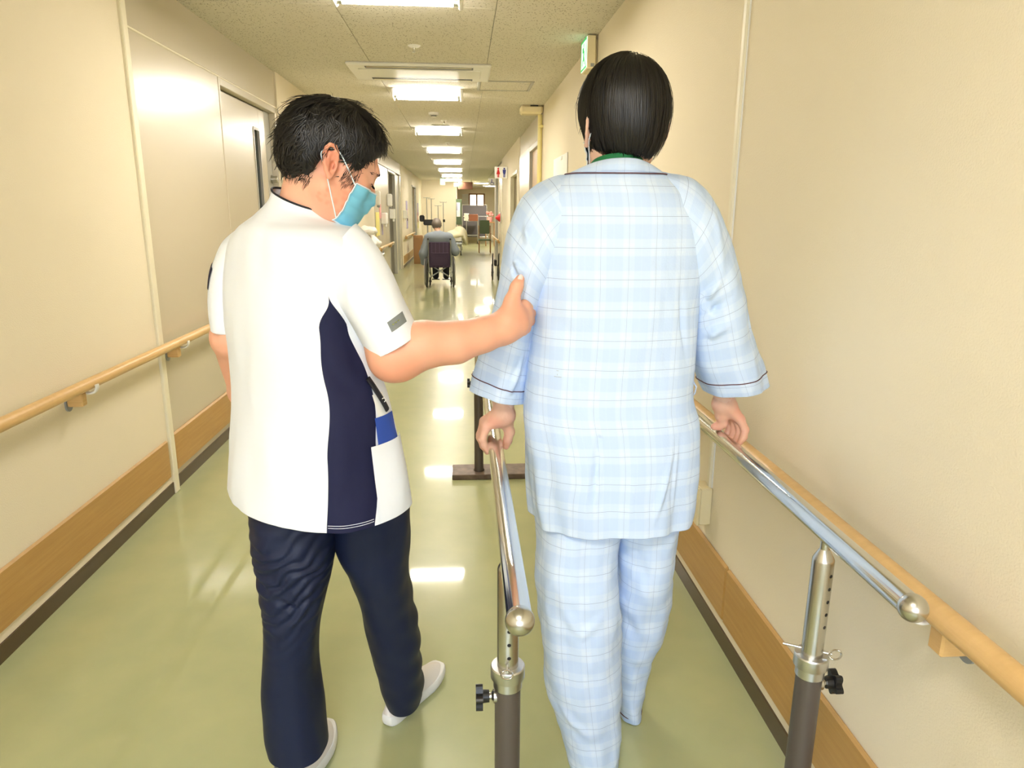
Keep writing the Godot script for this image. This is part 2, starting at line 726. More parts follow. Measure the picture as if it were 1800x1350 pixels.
# one repeat of the woven checks: 60 mm wide, 66 mm high
func plaid(x: int, y: int) -> Color:
	var u := x / 480.0
	var w := y / 528.0
	var c := rgb(211, 227, 249)
	var deep := rgb(189, 212, 245)
	var a := 0.0
	a += 0.42 * smoothstep(0.24, 0.30, w) * (1.0 - smoothstep(0.70, 0.76, w))
	a += 0.26 * smoothstep(0.20, 0.24, u) * (1.0 - smoothstep(0.78, 0.82, u))
	if u > 0.44 and u < 0.50: a -= 0.08
	if u > 0.86 and u < 0.94: a -= 0.06
	if w > 0.86 and w < 0.95: a -= 0.07
	if w > 0.12 and w < 0.18: a -= 0.05
	c = c.lerp(deep, clampf(a, 0.0, 1.0))
	if a < 0.0: c = c.lerp(rgb(226, 238, 251), -a * 3.0)
	if (x / 2 + y / 2) % 2 == 0: c = c.lerp(Color.WHITE, 0.06)
	if absf(u - 0.02) < 0.006: c = c.lerp(rgb(140, 154, 182), 0.45)
	if absf(w - 0.02) < 0.006: c = c.lerp(rgb(110, 126, 162), 0.6)
	return c

# ---------------------------------------------------------------- the setting
func shell() -> void:
	struct("floor", span(Vector3(-2.2, -0.12, ZB + 0.2), Vector3(5.0, 0, ZH - 0.2)), M["floor vinyl"], "pale green polished vinyl corridor floor")
	var roof := struct("ceiling", span(Vector3(-2.2, HC + 0.008, ZB + 0.2), Vector3(5.0, HC + 0.14, ZH - 0.2)), M["joint steel"], "speckled rock wool board ceiling")
	# boards laid between the ceiling joints
	var xs := [XL - 0.02, -0.665, 0.19, XR + 0.02]
	var zs := [ZB]
	for k in 10: zs.append(1.98 - 3.05 * k)
	for a in 3:
		for b in zs.size() - 1:
			var z0: float = zs[b]
			var z1: float = zs[b + 1]
			wpart(roof, "ceiling_board", span(Vector3(xs[a] + 0.0018, HC, z0 - 0.0018), Vector3(xs[a + 1] - 0.0018, HC + 0.012, z1 + 0.0018), 0.0012), M["rock wool board"])
	wpart(roof, "ceiling_board", span(Vector3(-2.1, HC, 1.98 - 3.05 * 9 - 0.002), Vector3(5.0, HC + 0.012, ZH)), M["rock wool board"])
	wpart(roof, "ceiling_board", span(Vector3(XR + 0.03, HC, -18.9), Vector3(5.0, HC + 0.012, 1.98 - 3.05 * 9)), M["rock wool board"])
	# end wall behind the camera with a wide window to the daylight
	var wx0 := -1.3
	var wx1 := 0.72
	var back := one(func(mb: MB):
		mb.box(Vector3(-0.31, 0.35, ZB + 0.08), Vector3(2.5, 0.7, 0.16))
		mb.box(Vector3(-0.31, 2.36, ZB + 0.08), Vector3(2.5, 0.16, 0.16))
		mb.box(Vector3((XL - 0.1 + wx0) * 0.5, 1.49, ZB + 0.08), Vector3(wx0 - XL + 0.1, 1.58, 0.16))
		mb.box(Vector3((XR + 0.1 + wx1) * 0.5, 1.49, ZB + 0.08), Vector3(XR + 0.1 - wx1, 1.58, 0.16)))
	struct("wall_back", back, M["wallpaper"])
	var w := struct("window_1", one(func(mb: MB):
		for x: float in [wx0 + 0.02, (wx0 + wx1) * 0.5, wx1 - 0.02]:
			mb.box(Vector3(x, 1.49, ZB + 0.08), Vector3(0.04, 1.58, 0.06), 0.004)
		for y: float in [0.72, 2.26]:
			mb.box(Vector3(-0.29, y, ZB + 0.08), Vector3(wx1 - wx0, 0.04, 0.06), 0.004)), M["white enamel"])
	for s in 2:
		var x0 := wx0 + 0.04 + s * 0.99
		wpart(w, "pane", span(Vector3(x0, 0.74, ZB + 0.078), Vector3(x0 + 0.95, 2.24, ZB + 0.083)), M["window glass"])


func door_frame(mb: MB, x: float, s: float, z0: float, z1: float, top: float, wide := 0.05) -> void:
	var d := 0.07
	mb.box(Vector3(x + s * 0.0, top * 0.5, z0 - wide * 0.5), Vector3(d, top, wide), 0.004)
	mb.box(Vector3(x + s * 0.0, top * 0.5, z1 + wide * 0.5), Vector3(d, top, wide), 0.004)
	mb.box(Vector3(x + s * 0.0, top - wide * 0.5, (z0 + z1) * 0.5), Vector3(d, wide, z0 - z1), 0.004)


# a plain unlit room behind an open doorway; x1 is the doorway side
func side_room(called: String, x0: float, x1: float, z0: float, z1: float) -> void:
	var s := signf(x0 - x1)
	struct(called, one(func(mb: MB):
		mb.box(Vector3(x0 - s * 0.03, HC * 0.5, (z0 + z1) * 0.5), Vector3(0.06, HC, z0 - z1 + 0.5))
		for z: float in [z0 + 0.2, z1 - 0.2]:
			mb.box(Vector3((x0 + x1) * 0.5, HC * 0.5, z), Vector3(absf(x0 - x1), HC, 0.06))
			mb.box(Vector3(x1 + s * 0.02, HC * 0.5, z + (-0.1 if z > z0 else 0.1)), Vector3(0.04, HC, 0.22))), M["wallpaper"], "walls of a room behind an open doorway")


func left_wall() -> void:
	var papered := one(func(mb: MB):
		mb.box(Vector3(XL - 0.1, HC * 0.5, (ZB - 3.425) * 0.5), Vector3(0.2, HC + 0.02, ZB + 3.425))
		mb.box(Vector3(XL - 0.1, HC * 0.5, (-6.05 - 12.1) * 0.5), Vector3(0.2, HC + 0.02, 6.05))
		mb.box(Vector3(XL - 0.1, HC * 0.5, (-17.6 - 21.2) * 0.5), Vector3(0.2, HC + 0.02, 3.6))
		mb.box(Vector3(XL - 0.1, HC * 0.5, (-22.9 + ZE) * 0.5), Vector3(0.2, HC + 0.02, -22.9 - ZE))
		mb.box(Vector3(XL - 0.1, (HC + 2.1) * 0.5, -22.05), Vector3(0.2, HC - 2.1, 1.7)))
	struct("wall_left", papered, M["wallpaper"], "cream papered wall")
	# near corner post where the papered wall meets the steel panels
	struct("trim_1", span(Vector3(XL - 0.02, 0, -3.395), Vector3(XL + 0.014, HC, -3.445), 0.004), M["cream trim"])
	# steel partition: header, fixed panel and sliding door
	var p := struct("wall_panelled", span(Vector3(XL - 0.2, 0, -3.44), Vector3(XL - 0.10, HC, -6.06)), M["joint steel"], "painted steel partition wall")
	wpart(p, "header_panel", span(Vector3(XL - 0.08, 2.176, -3.447), Vector3(XL - 0.012, HC, -6.05), 0.002), M["painted steel"])
	wpart(p, "fixed_panel", span(Vector3(XL - 0.08, 0.0, -3.447), Vector3(XL - 0.012, 2.17, -4.672), 0.002), M["painted steel"])
	wpart(p, "panel_strip", span(Vector3(XL - 0.075, 2.165, -3.447), Vector3(XL - 0.009, 2.176, -6.05), 0.002), M["cream trim"])
	var d := struct("door_1", one(func(mb: MB):
		mb.box(Vector3(XL - 0.04, 1.085, -4.69), Vector3(0.062, 2.17, 0.03), 0.003)
		mb.box(Vector3(XL - 0.04, 1.085, -6.02), Vector3(0.062, 2.17, 0.06), 0.003)
		mb.box(Vector3(XL - 0.04, 2.145, -5.355), Vector3(0.062, 0.045, 1.30), 0.003)), M["painted steel"], "sliding steel door frame")
	var leaf := wpart(d, "door_leaf", one(func(mb: MB):
		mb.box(Vector3(XL - 0.075, 1.06, -5.12), Vector3(0.035, 2.11, 0.80), 0.003)
		mb.box(Vector3(XL - 0.075, 0.30, -5.60), Vector3(0.034, 0.6, 0.18), 0.002)
		mb.box(Vector3(XL - 0.075, 2.042, -5.60), Vector3(0.034, 0.146, 0.18), 0.002)
		mb.box(Vector3(XL - 0.075, 1.06, -5.76), Vector3(0.035, 2.11, 0.16), 0.003)), M["painted steel"])
	wpart(leaf, "door_glass", span(Vector3(XL - 0.082, 0.6, -5.52), Vector3(XL - 0.072, 1.97, -5.68)), M["dark glass"])
	wpart(leaf, "glazing_bead", one(func(mb: MB):
		mb.box(Vector3(XL - 0.056, 1.285, -5.525), Vector3(0.006, 1.37, 0.02), 0.001)
		mb.box(Vector3(XL - 0.056, 1.285, -5.675), Vector3(0.006, 1.37, 0.02), 0.001)
		mb.box(Vector3(XL - 0.056, 1.965, -5.60), Vector3(0.006, 0.02, 0.15), 0.001)), M["grey steel"])
	wpart(leaf, "door_edge", span(Vector3(XL - 0.066, 0.0, -5.835), Vector3(XL - 0.056, 2.12, -5.985), 0.001), M["grey steel"])
	wpart(leaf, "door_lock", one(func(mb: MB): mb.lathe(frame_at(Vector3(XL - 0.05, 1.62, -5.93), Vector3.RIGHT), [Vector2(0, 0.045), Vector2(0.022, 0.045), Vector2(0.026, 0.04), Vector2(0.026, 0), Vector2(0.034, 0), Vector2(0.034, -0.01)], 16)), M["brushed steel"])
	# beyond: glossy steel partitions and doors
	var q := struct("wall_panelled_far", one(func(mb: MB):
		mb.box(Vector3(XL - 0.13, HC * 0.5, -13.35), Vector3(0.14, HC, 2.5))
		mb.box(Vector3(XL - 0.13, HC * 0.5, -16.85), Vector3(0.14, HC, 1.5))
		mb.box(Vector3(XL - 0.13, (HC + 2.18) * 0.5, -15.35), Vector3(0.14, HC - 2.18, 1.5))), M["joint steel"], "glossy painted steel partition further along")
	for e in [[-12.1, -12.75], [-12.75, -13.3], [-13.3, -13.95], [-13.95, -14.6]]:
		wpart(q, "wall_panel", span(Vector3(XL - 0.08, 0, e[0] - 0.004), Vector3(XL - 0.012, 2.18, e[1] + 0.004), 0.003), M["painted steel"])
	wpart(q, "header_panel", span(Vector3(XL - 0.08, 2.19, -12.1), Vector3(XL - 0.012, HC, -17.6), 0.003), M["painted steel"])
	wpart(q, "wall_panel", span(Vector3(XL - 0.08, 0, -16.1), Vector3(XL - 0.012, 2.18, -16.3), 0.003), M["cream trim"])
	wpart(q, "wall_panel", span(Vector3(XL - 0.08, 0, -17.3), Vector3(XL - 0.012, 2.18, -17.6), 0.003), M["painted steel"])
	var d2 := struct("door_2", one(func(mb: MB): door_frame(mb, XL - 0.04, 1.0, -14.6, -16.1, 2.18)), M["grey steel"])
	wpart(d2, "door_leaf", span(Vector3(XL - 0.075, 0, -16.3), Vector3(XL - 0.04, 2.16, -17.3)), M["grey steel"])
	var d3 := struct("door_3", one(func(mb: MB): door_frame(mb, XL - 0.02, 1.0, -21.2, -22.9, 2.1)), M["grey steel"])
	side_room("wall_room_1", -2.2, XL - 0.2, -14.6, -16.1)
	side_room("wall_room_2", -2.2, XL - 0.2, -21.2, -22.9)
	# kick panels and skirting
	var k := struct("trim_2", span(Vector3(XL - 0.004, 0.094, ZB - 0.1), Vector3(XL + 0.011, 0.288, -3.372), 0.008), M["kick panel wood"], "wooden kick panel along left wall")
	wpart(k, "kick_panel", span(Vector3(XL - 0.016, 0.094, -3.462), Vector3(XL + 0.004, 0.292, -4.66), 0.008), M["kick panel wood"])
	wpart(k, "kick_panel", span(Vector3(XL - 0.004, 0.094, -6.1), Vector3(XL + 0.011, 0.288, -12.05), 0.008), M["kick panel wood"])
	wpart(k, "kick_panel", span(Vector3(XL - 0.004, 0.094, -17.7), Vector3(XL + 0.011, 0.288, -21.1), 0.008), M["kick panel wood"])
	var b := struct("baseboard_left", span(Vector3(XL - 0.004, 0, ZB - 0.1), Vector3(XL + 0.006, 0.06, -3.395)), M["brown vinyl"], "dark brown vinyl skirting")
	wpart(b, "skirting", span(Vector3(XL - 0.016, 0, -3.446), Vector3(XL - 0.004, 0.062, -4.68)), M["brown vinyl"])
	wpart(b, "skirting", span(Vector3(XL - 0.004, 0, -6.06), Vector3(XL + 0.006, 0.06, -12.1)), M["brown vinyl"])
	wpart(b, "skirting", span(Vector3(XL - 0.004, 0, -17.6), Vector3(XL + 0.006, 0.06, -21.2)), M["brown vinyl"])


func right_wall() -> void:
	var papered := one(func(mb: MB):
		mb.box(Vector3(XR + 0.1, HC * 0.5, (ZB - 7.72) * 0.5), Vector3(0.2, HC + 0.02, ZB + 7.72))
		mb.box(Vector3(XR + 0.1, HC * 0.5, -10.95), Vector3(0.2, HC + 0.02, 0.3))
		mb.box(Vector3(XR + 0.1, HC * 0.5, -13.9), Vector3(0.2, HC + 0.02, 2.4))
		mb.box(Vector3(XR + 0.1, (HC + 2.0) * 0.5, -11.9), Vector3(0.2, HC - 2.0, 1.62)))
	struct("wall_right", papered, M["wallpaper"], "cream papered wall")
	var p := struct("wall_right_panelled", span(Vector3(XR + 0.06, 0, -7.7), Vector3(XR + 0.2, HC, -10.8)), M["joint steel"], "painted steel partition on the right")
	wpart(p, "header_panel", span(Vector3(XR + 0.015, 2.17, -7.72), Vector3(XR + 0.08, HC, -10.8), 0.003), M["painted steel"])
	wpart(p, "wall_panel", span(Vector3(XR + 0.005, 0, -9.22), Vector3(XR + 0.08, 2.165, -10.8), 0.003), M["painted steel"])
	var d := struct("door_4", one(func(mb: MB): door_frame(mb, XR + 0.035, 1.0, -7.76, -9.2, 2.16, 0.06)), M["grey steel"], "steel door frame on the right")
	wpart(d, "door_leaf", span(Vector3(XR + 0.04, 0, -7.82), Vector3(XR + 0.059, 2.10, -9.14)), M["tan door"])
	var d2 := struct("door_5", one(func(mb: MB): door_frame(mb, XR + 0.03, 1.0, -11.1, -12.7, 2.0)), M["cream trim"])
	side_room("wall_room_3", XR + 1.3, XR + 0.2, -11.1, -12.7)
	var q := struct("wall_right_far", span(Vector3(XR + 0.06, 0, -15.1), Vector3(XR + 0.2, HC, -18.9)), M["wallpaper"])
	wpart(q, "wall_post", span(Vector3(XR - 0.01, 0, -15.1), Vector3(XR + 0.08, HC, -15.35), 0.004), M["cream trim"])
	wpart(q, "wall_panel", span(Vector3(XR + 0.02, 0, -15.4), Vector3(XR + 0.08, 2.18, -17.0), 0.004), M["painted steel"])
	wpart(q, "wall_panel", span(Vector3(XR + 0.0, 0, -18.3), Vector3(XR + 0.1, HC, -18.9), 0.004), M["grey steel"])
	var k := struct("trim_3", span(Vector3(XR + 0.004, 0.094, ZB - 0.1), Vector3(XR - 0.011, 0.288, -1.978), 0.008), M["kick panel wood"], "wooden kick panel along right wall")
	wpart(k, "kick_panel", span(Vector3(XR + 0.004, 0.094, -1.982), Vector3(XR - 0.011, 0.288, -7.6), 0.008), M["kick panel wood"])
	var b := struct("baseboard_right", span(Vector3(XR + 0.004, 0, ZB - 0.1), Vector3(XR - 0.006, 0.06, -7.7)), M["brown vinyl"], "dark brown vinyl skirting")
	wpart(b, "skirting", span(Vector3(XR + 0.004, 0, -12.75), Vector3(XR - 0.006, 0.06, -15.1)), M["brown vinyl"])
	# surface cable duct down to a socket box
	var duct := thing("cable_duct", "slim white cable duct running down the right wall to a socket box", "cable duct", Vector3(XR, 0.48, -2.195))
	wpart(duct, "duct_cover", span(Vector3(XR - 0.012, 0.478, -2.183), Vector3(XR + 0.002, HC, -2.207), 0.003), M["cream trim"])
	wpart(duct, "duct_base", span(Vector3(XR - 0.004, 0.478, -2.180), Vector3(XR + 0.002, HC, -2.210), 0.001), M["white plastic"])
	var box := thing("socket_box", "cream wall socket box with double outlet under the cable duct", "socket", Vector3(XR, 0.33, -2.22))
	wpart(box, "back_box", span(Vector3(XR - 0.042, 0.345, -2.172), Vector3(XR + 0.001, 0.478, -2.252), 0.004), M["ivory plastic"])
	var plate := wpart(box, "cover_plate", span(Vector3(XR - 0.05, 0.343, -2.170), Vector3(XR - 0.041, 0.480, -2.254), 0.003), M["ivory plastic"])
	wpart(plate, "insert", span(Vector3(XR - 0.053, 0.362, -2.196), Vector3(XR - 0.049, 0.462, -2.228), 0.001), M["white plastic"])
	for y: float in [0.385, 0.437]:
		for z: float in [-2.205, -2.219]:
			wpart(plate, "slot", span(Vector3(XR - 0.0536, y - 0.008, z - 0.001), Vector3(XR - 0.0525, y + 0.008, z + 0.001)), M["black"])
	# clipboard sheet further along the right wall
	var clip := thing("wall_notice", "white notice sheet hanging from a clip on the right wall", "notice", Vector3(0.84, 1.7649, -6.2344))
	wpart(clip, "sheet", span(Vector3(0.836, 1.8432, -6.6398), Vector3(0.832, 1.6076, -5.7784) + Vector3(0.0, -0.05, 0)), M["white paper"])
	wpart(clip, "clip", boxed(Vector3(0.832, 1.8217, -6.115), Vector3(0.012, 0.03, 0.09), 0.004), M["white plastic"])
	# exit sign fixed to the wall: box, bracket and lit face towards the corridor
	var ez := -4.72
	var ex := thing("exit_sign", "small green running man exit sign fixed high on right wall", "exit sign", Vector3(XR, 2.25, ez))
	wpart(ex, "bracket", span(Vector3(XR + 0.002, 2.275, ez + 0.07), Vector3(XR - 0.016, 2.42, ez - 0.07), 0.003), M["ivory plastic"])
	wpart(ex, "case", span(Vector3(XR - 0.014, 2.245, ez + 0.105), Vector3(XR - 0.068, 2.435, ez - 0.105), 0.005), M["ivory plastic"])
	var face := wpart(ex, "lit_sign_face", span(Vector3(XR - 0.067, 2.252, ez + 0.099), Vector3(XR - 0.0725, 2.428, ez - 0.099), 0.001), M["lit exit sign"])
	wpart(face, "green_sign_border", one(func(mb: MB):
		for y: float in [2.259, 2.421]: mb.box(Vector3(XR - 0.0728, y, ez), Vector3(0.001, 0.013, 0.198))
		for z: float in [ez - 0.092, ez + 0.092]: mb.box(Vector3(XR - 0.0728, 2.34, z), Vector3(0.001, 0.174, 0.013))
		mb.box(Vector3(XR - 0.0728, 2.37, ez - 0.02), Vector3(0.001, 0.03, 0.05))
		mb.box(Vector3(XR - 0.0728, 2.335, ez - 0.0), Vector3(0.001, 0.06, 0.035), 0.0, Basis(Vector3.RIGHT, 0.4))
		mb.box(Vector3(XR - 0.0728, 2.30, ez + 0.03), Vector3(0.001, 0.055, 0.018), 0.0, Basis(Vector3.RIGHT, -0.6))
		mb.box(Vector3(XR - 0.0728, 2.30, ez - 0.03), Vector3(0.001, 0.05, 0.018), 0.0, Basis(Vector3.RIGHT, 0.7))
		mb.box(Vector3(XR - 0.0728, 2.398, ez - 0.005), Vector3(0.001, 0.022, 0.022))), M["lit exit green"])
	wpart(ex, "rating_label", span(Vector3(XR - 0.022, 2.255, ez + 0.1055), Vector3(XR - 0.045, 2.275, ez + 0.1045)), M["faded ink"])
	# junction box and pipe in the ceiling corner
	var jb := thing("ceiling_sensor_box", "cream sensor box in the ceiling corner above a yellow pipe", "sensor box", Vector3(0.8, 2.472, -7.8371))
	wpart(jb, "housing", span(Vector3(XR - 0.01, HC - 0.001, -7.58), Vector3(XR - 0.24, HC - 0.085, -7.75), 0.02), M["ivory plastic"])
	wpart(jb, "lens_slot", span(Vector3(XR - 0.06, HC - 0.004, -7.576), Vector3(XR - 0.14, HC - 0.014, -7.582)), M["black"])
	var pipe := thing("wall_pipe", "thin yellowish pipe running down beside the right doorway", "pipe", Vector3(XR - 0.03, 0, -7.66))
	wpart(pipe, "tube", tubed([Vector3(XR - 0.03, 0.02, -7.66), Vector3(XR - 0.03, HC - 0.085, -7.66)], 0.024, 12), M["yellow pipe"])
	wpart(pipe, "pipe_clip", boxed(Vector3(XR - 0.02, 2.24, -7.66), Vector3(0.06, 0.03, 0.07), 0.006), M["yellow pipe"])


func rail_bracket(o: Node3D, s: float, wall: float, z: float) -> void:
	# s points from the wall into the corridor
	var y := 0.755
	var xr := wall + s * 0.07
	wpart(o, "wall_plate", one(func(mb: MB):
		var pts := []
		for k in 13:
			var a := PI + PI * k / 12
			pts.append(Vector2(cos(a) * 0.022, sin(a) * 0.022 - 0.075))
		pts.append(Vector2(0.022, -0.034)); pts.append(Vector2(-0.022, -0.034))
		mb.prism(pts, Vector3(wall, y, z), Vector3.BACK, Vector3.UP, Vector3(s * 0.006, 0, 0))), M["grey plastic"])
	wpart(o, "wood_block", boxed(Vector3(wall + s * 0.034, y - 0.052, z), Vector3(0.056, 0.05, 0.036), 0.004), M["beech rail"])
	wpart(o, "cradle", one(func(mb: MB):
		var arc := []
		for k in 15:
			var a := PI * 0.92 + PI * 1.16 * k / 14
			arc.append(Vector3(xr + cos(a) * 0.0275, y - 0.009 + sin(a) * 0.0275, z - 0.03))
		mb.tube(arc, 0.012, 8, true, 0.42, Vector3.BACK)), M["white plastic"])


func handrail(called: String, label: String, s: float, wall: float, z0: float, z1: float, at: Array) -> void:
	var o := thing(called, label, "handrail", Vector3(wall + s * 0.07, 0.7, (z0 + z1) * 0.5))
	wpart(o, "rail", one(func(mb: MB):
		var x := wall + s * 0.07
		mb.tube([Vector3(x, 0.755, z0), Vector3(x, 0.755, z1)], 0.0215, 28)), M["beech rail"])
	for z: float in at: rail_bracket(o, s, wall, z)


func handrails() -> void:
	handrail("wall_handrail", "long round wooden handrail on the left wall beside the steel panels", 1.0, XL, ZB - 0.1, -4.66, [1.2, 0.0, -1.2, Vector3(-1.4, 0.7033, -2.6001).z, Vector3(-1.4, 0.7159, -3.4995).z, -4.5])
	handrail("wall_handrail", "long round wooden handrail on the right wall beside parallel bars", -1.0, XR, ZB - 0.1, -7.4, [1.4, 0.3, -0.98, -2.9, -4.1, -5.3, -6.6])
	handrail("wall_handrail", "short wooden handrail under the dispensers on the far steel panels", 1.0, XL, -12.15, -14.5, [-12.6, -14.2])
	handrail("wall_handrail", "short wooden handrail between the two far left doorways", 1.0, XL, -17.7, -21.0, [-18.2, -20.6])
	handrail("wall_handrail", "short wooden handrail at the far right end of corridor", -1.0, XR, -15.6, -18.6, [-16.0, -18.2])


# ---------------------------------------------------------------- ceiling
func ceiling_fittings() -> void:
	var first: Node3D = null
	for k in 9:
		var z := 0.35 if k == 0 else -0.7 - 3.05 * k  # first fitting is unseen, added off the row spacing to light the figures from behind
		if first == null:
			first = thing("ceiling_light", "unseen twin tube ceiling light added near the window to light the figures", "ceiling light", Vector3(-0.305, HC, z), "corridor ceiling lights")
			part(first, "housing", one(func(mb: MB):
				mb.prism([Vector2(-0.115, 0), Vector2(-0.06, -0.035), Vector2(0.06, -0.035), Vector2(0.115, 0)], Vector3(-0.30, 0, 0), Vector3.BACK, Vector3.UP, Vector3(0.60, 0, 0))), M["white enamel"])
			for s: float in [-1.0, 1.0]:
				part(first, "end_socket", boxed(Vector3(s * 0.306, -0.042, 0), Vector3(0.026, 0.084, 0.21), 0.008), M["white enamel"])
				part(first, "light_tube", tubed([Vector3(-0.292, -0.062, s * 0.055), Vector3(0.292, -0.062, s * 0.055)], 0.0155, 14), M["lit tube"])
				for e: float in [-1.0, 1.0]:
					part(first, "tube_cap", tubed([Vector3(e * 0.294, -0.062, s * 0.055), Vector3(e * 0.27, -0.062, s * 0.055)], 0.0162, 12), M["aluminium"])
		else:
			again(first, Vector3(-0.305, HC, z), ["", "twin tube ceiling light before the air conditioner and its sprinkler", "twin tube ceiling light close behind the air conditioner", "twin tube ceiling light just behind the smoke detector and grille"][k] if k < 4 else "twin tube ceiling light further along, past the smoke detector and grille")
		var l := AreaLight3D.new()
		l.name = "tube_glow_%d" % k
		l.area_size = Vector2(0.56, 0.14)
		l.light_energy = 1.7
		l.light_color = Color(1.0, 0.968, 0.915)
		l.area_range = 60.0
		l.shadow_enabled = true
		add_child(l)
		l.position = Vector3(-0.305, HC - 0.082, z)
		l.rotation_degrees = Vector3(-90, 0, 0)
	# air conditioner cassette
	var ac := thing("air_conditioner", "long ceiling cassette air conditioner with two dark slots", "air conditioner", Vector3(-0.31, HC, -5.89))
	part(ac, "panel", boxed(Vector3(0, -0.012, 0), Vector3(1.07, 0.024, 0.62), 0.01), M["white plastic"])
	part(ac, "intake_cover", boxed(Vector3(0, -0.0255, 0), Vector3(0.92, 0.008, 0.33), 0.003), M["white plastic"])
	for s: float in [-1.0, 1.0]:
		part(ac, "slot_shade", boxed(Vector3(0, -0.0245, s * 0.228), Vector3(0.80, 0.004, 0.07)), M["black plastic"])  # flat black strip, paints the shade inside the slot opening
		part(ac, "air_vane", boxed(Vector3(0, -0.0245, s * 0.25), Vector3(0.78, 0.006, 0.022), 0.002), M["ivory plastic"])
	# inspection hatch
	var h := thing("ceiling_hatch", "square inspection hatch with aluminium frame beside the air conditioner", "ceiling hatch", Vector3(0.375, HC, -6.5))
	part(h, "hatch_frame", one(func(mb: MB):
		for s: float in [-1.0, 1.0]:
			mb.box(Vector3(s * 0.225, -0.003, 0), Vector3(0.022, 0.008, 0.47), 0.002)
			mb.box(Vector3(0, -0.003, s * 0.225), Vector3(0.47, 0.008, 0.022), 0.002)), M["grey steel"])
	part(h, "hatch_board", boxed(Vector3(0, -0.001, 0), Vector3(0.42, 0.006, 0.42), 0.002), M["rock wool board"])
	# sprinklers and detectors
	var sp := thing("sprinkler_head", "round brass sprinkler head in the ceiling before the air conditioner", "sprinkler", Vector3(-0.307, HC, -5.04))
	part(sp, "escutcheon", one(func(mb: MB): mb.lathe(Transform3D(), [Vector2(0.012, -0.014), Vector2(0.03, -0.01), Vector2(0.042, -0.002), Vector2(0.042, 0)], 20)), M["white enamel"])
	part(sp, "nozzle", one(func(mb: MB): mb.lathe(Transform3D(), [Vector2(0, -0.04), Vector2(0.014, -0.04), Vector2(0.014, -0.036), Vector2(0.005, -0.034), Vector2(0.008, -0.012), Vector2(0.012, -0.01)], 14)), M["brushed steel"])
	again(sp, Vector3(-0.21, HC, -8.95), "small round sprinkler head in the ceiling beside the smoke detector")
	again(sp, Vector3(-0.23, HC, -13.0 + 1.2), "small round sprinkler head in the ceiling between far lights")
	var sm := thing("smoke_detector", "white round smoke detector on the corridor ceiling between two lights", "smoke detector", Vector3(-0.31, HC, -8.3))
	part(sm, "base", one(func(mb: MB): mb.lathe(Transform3D(), [Vector2(0.045, -0.026), Vector2(0.055, -0.022), Vector2(0.058, -0.004), Vector2(0.058, 0)], 24)), M["white enamel"])
	part(sm, "sensor_cap", one(func(mb: MB): mb.lathe(Transform3D(), [Vector2(0, -0.05), Vector2(0.026, -0.048), Vector2(0.032, -0.04), Vector2(0.03, -0.026)], 20)), M["white plastic"])
	part(sm, "sensor_ring", one(func(mb: MB): mb.lathe(Transform3D(), [Vector2(0.0325, -0.041), Vector2(0.0325, -0.034), Vector2(0.030, -0.032)], 20)), M["black plastic"])
	var spk := thing("ceiling_diffuser", "small flat rectangular ceiling grille just before a corridor light", "ceiling grille", Vector3(-0.27, HC, -9.5))
	part(spk, "grille_plate", boxed(Vector3(0, -0.006, 0), Vector3(0.22, 0.012, 0.1), 0.003), M["white plastic"])
	for k in 4:
		part(spk, "grille_slot", boxed(Vector3(-0.075 + 0.05 * k, -0.0125, 0), Vector3(0.034, 0.002, 0.08)), M["black plastic"])


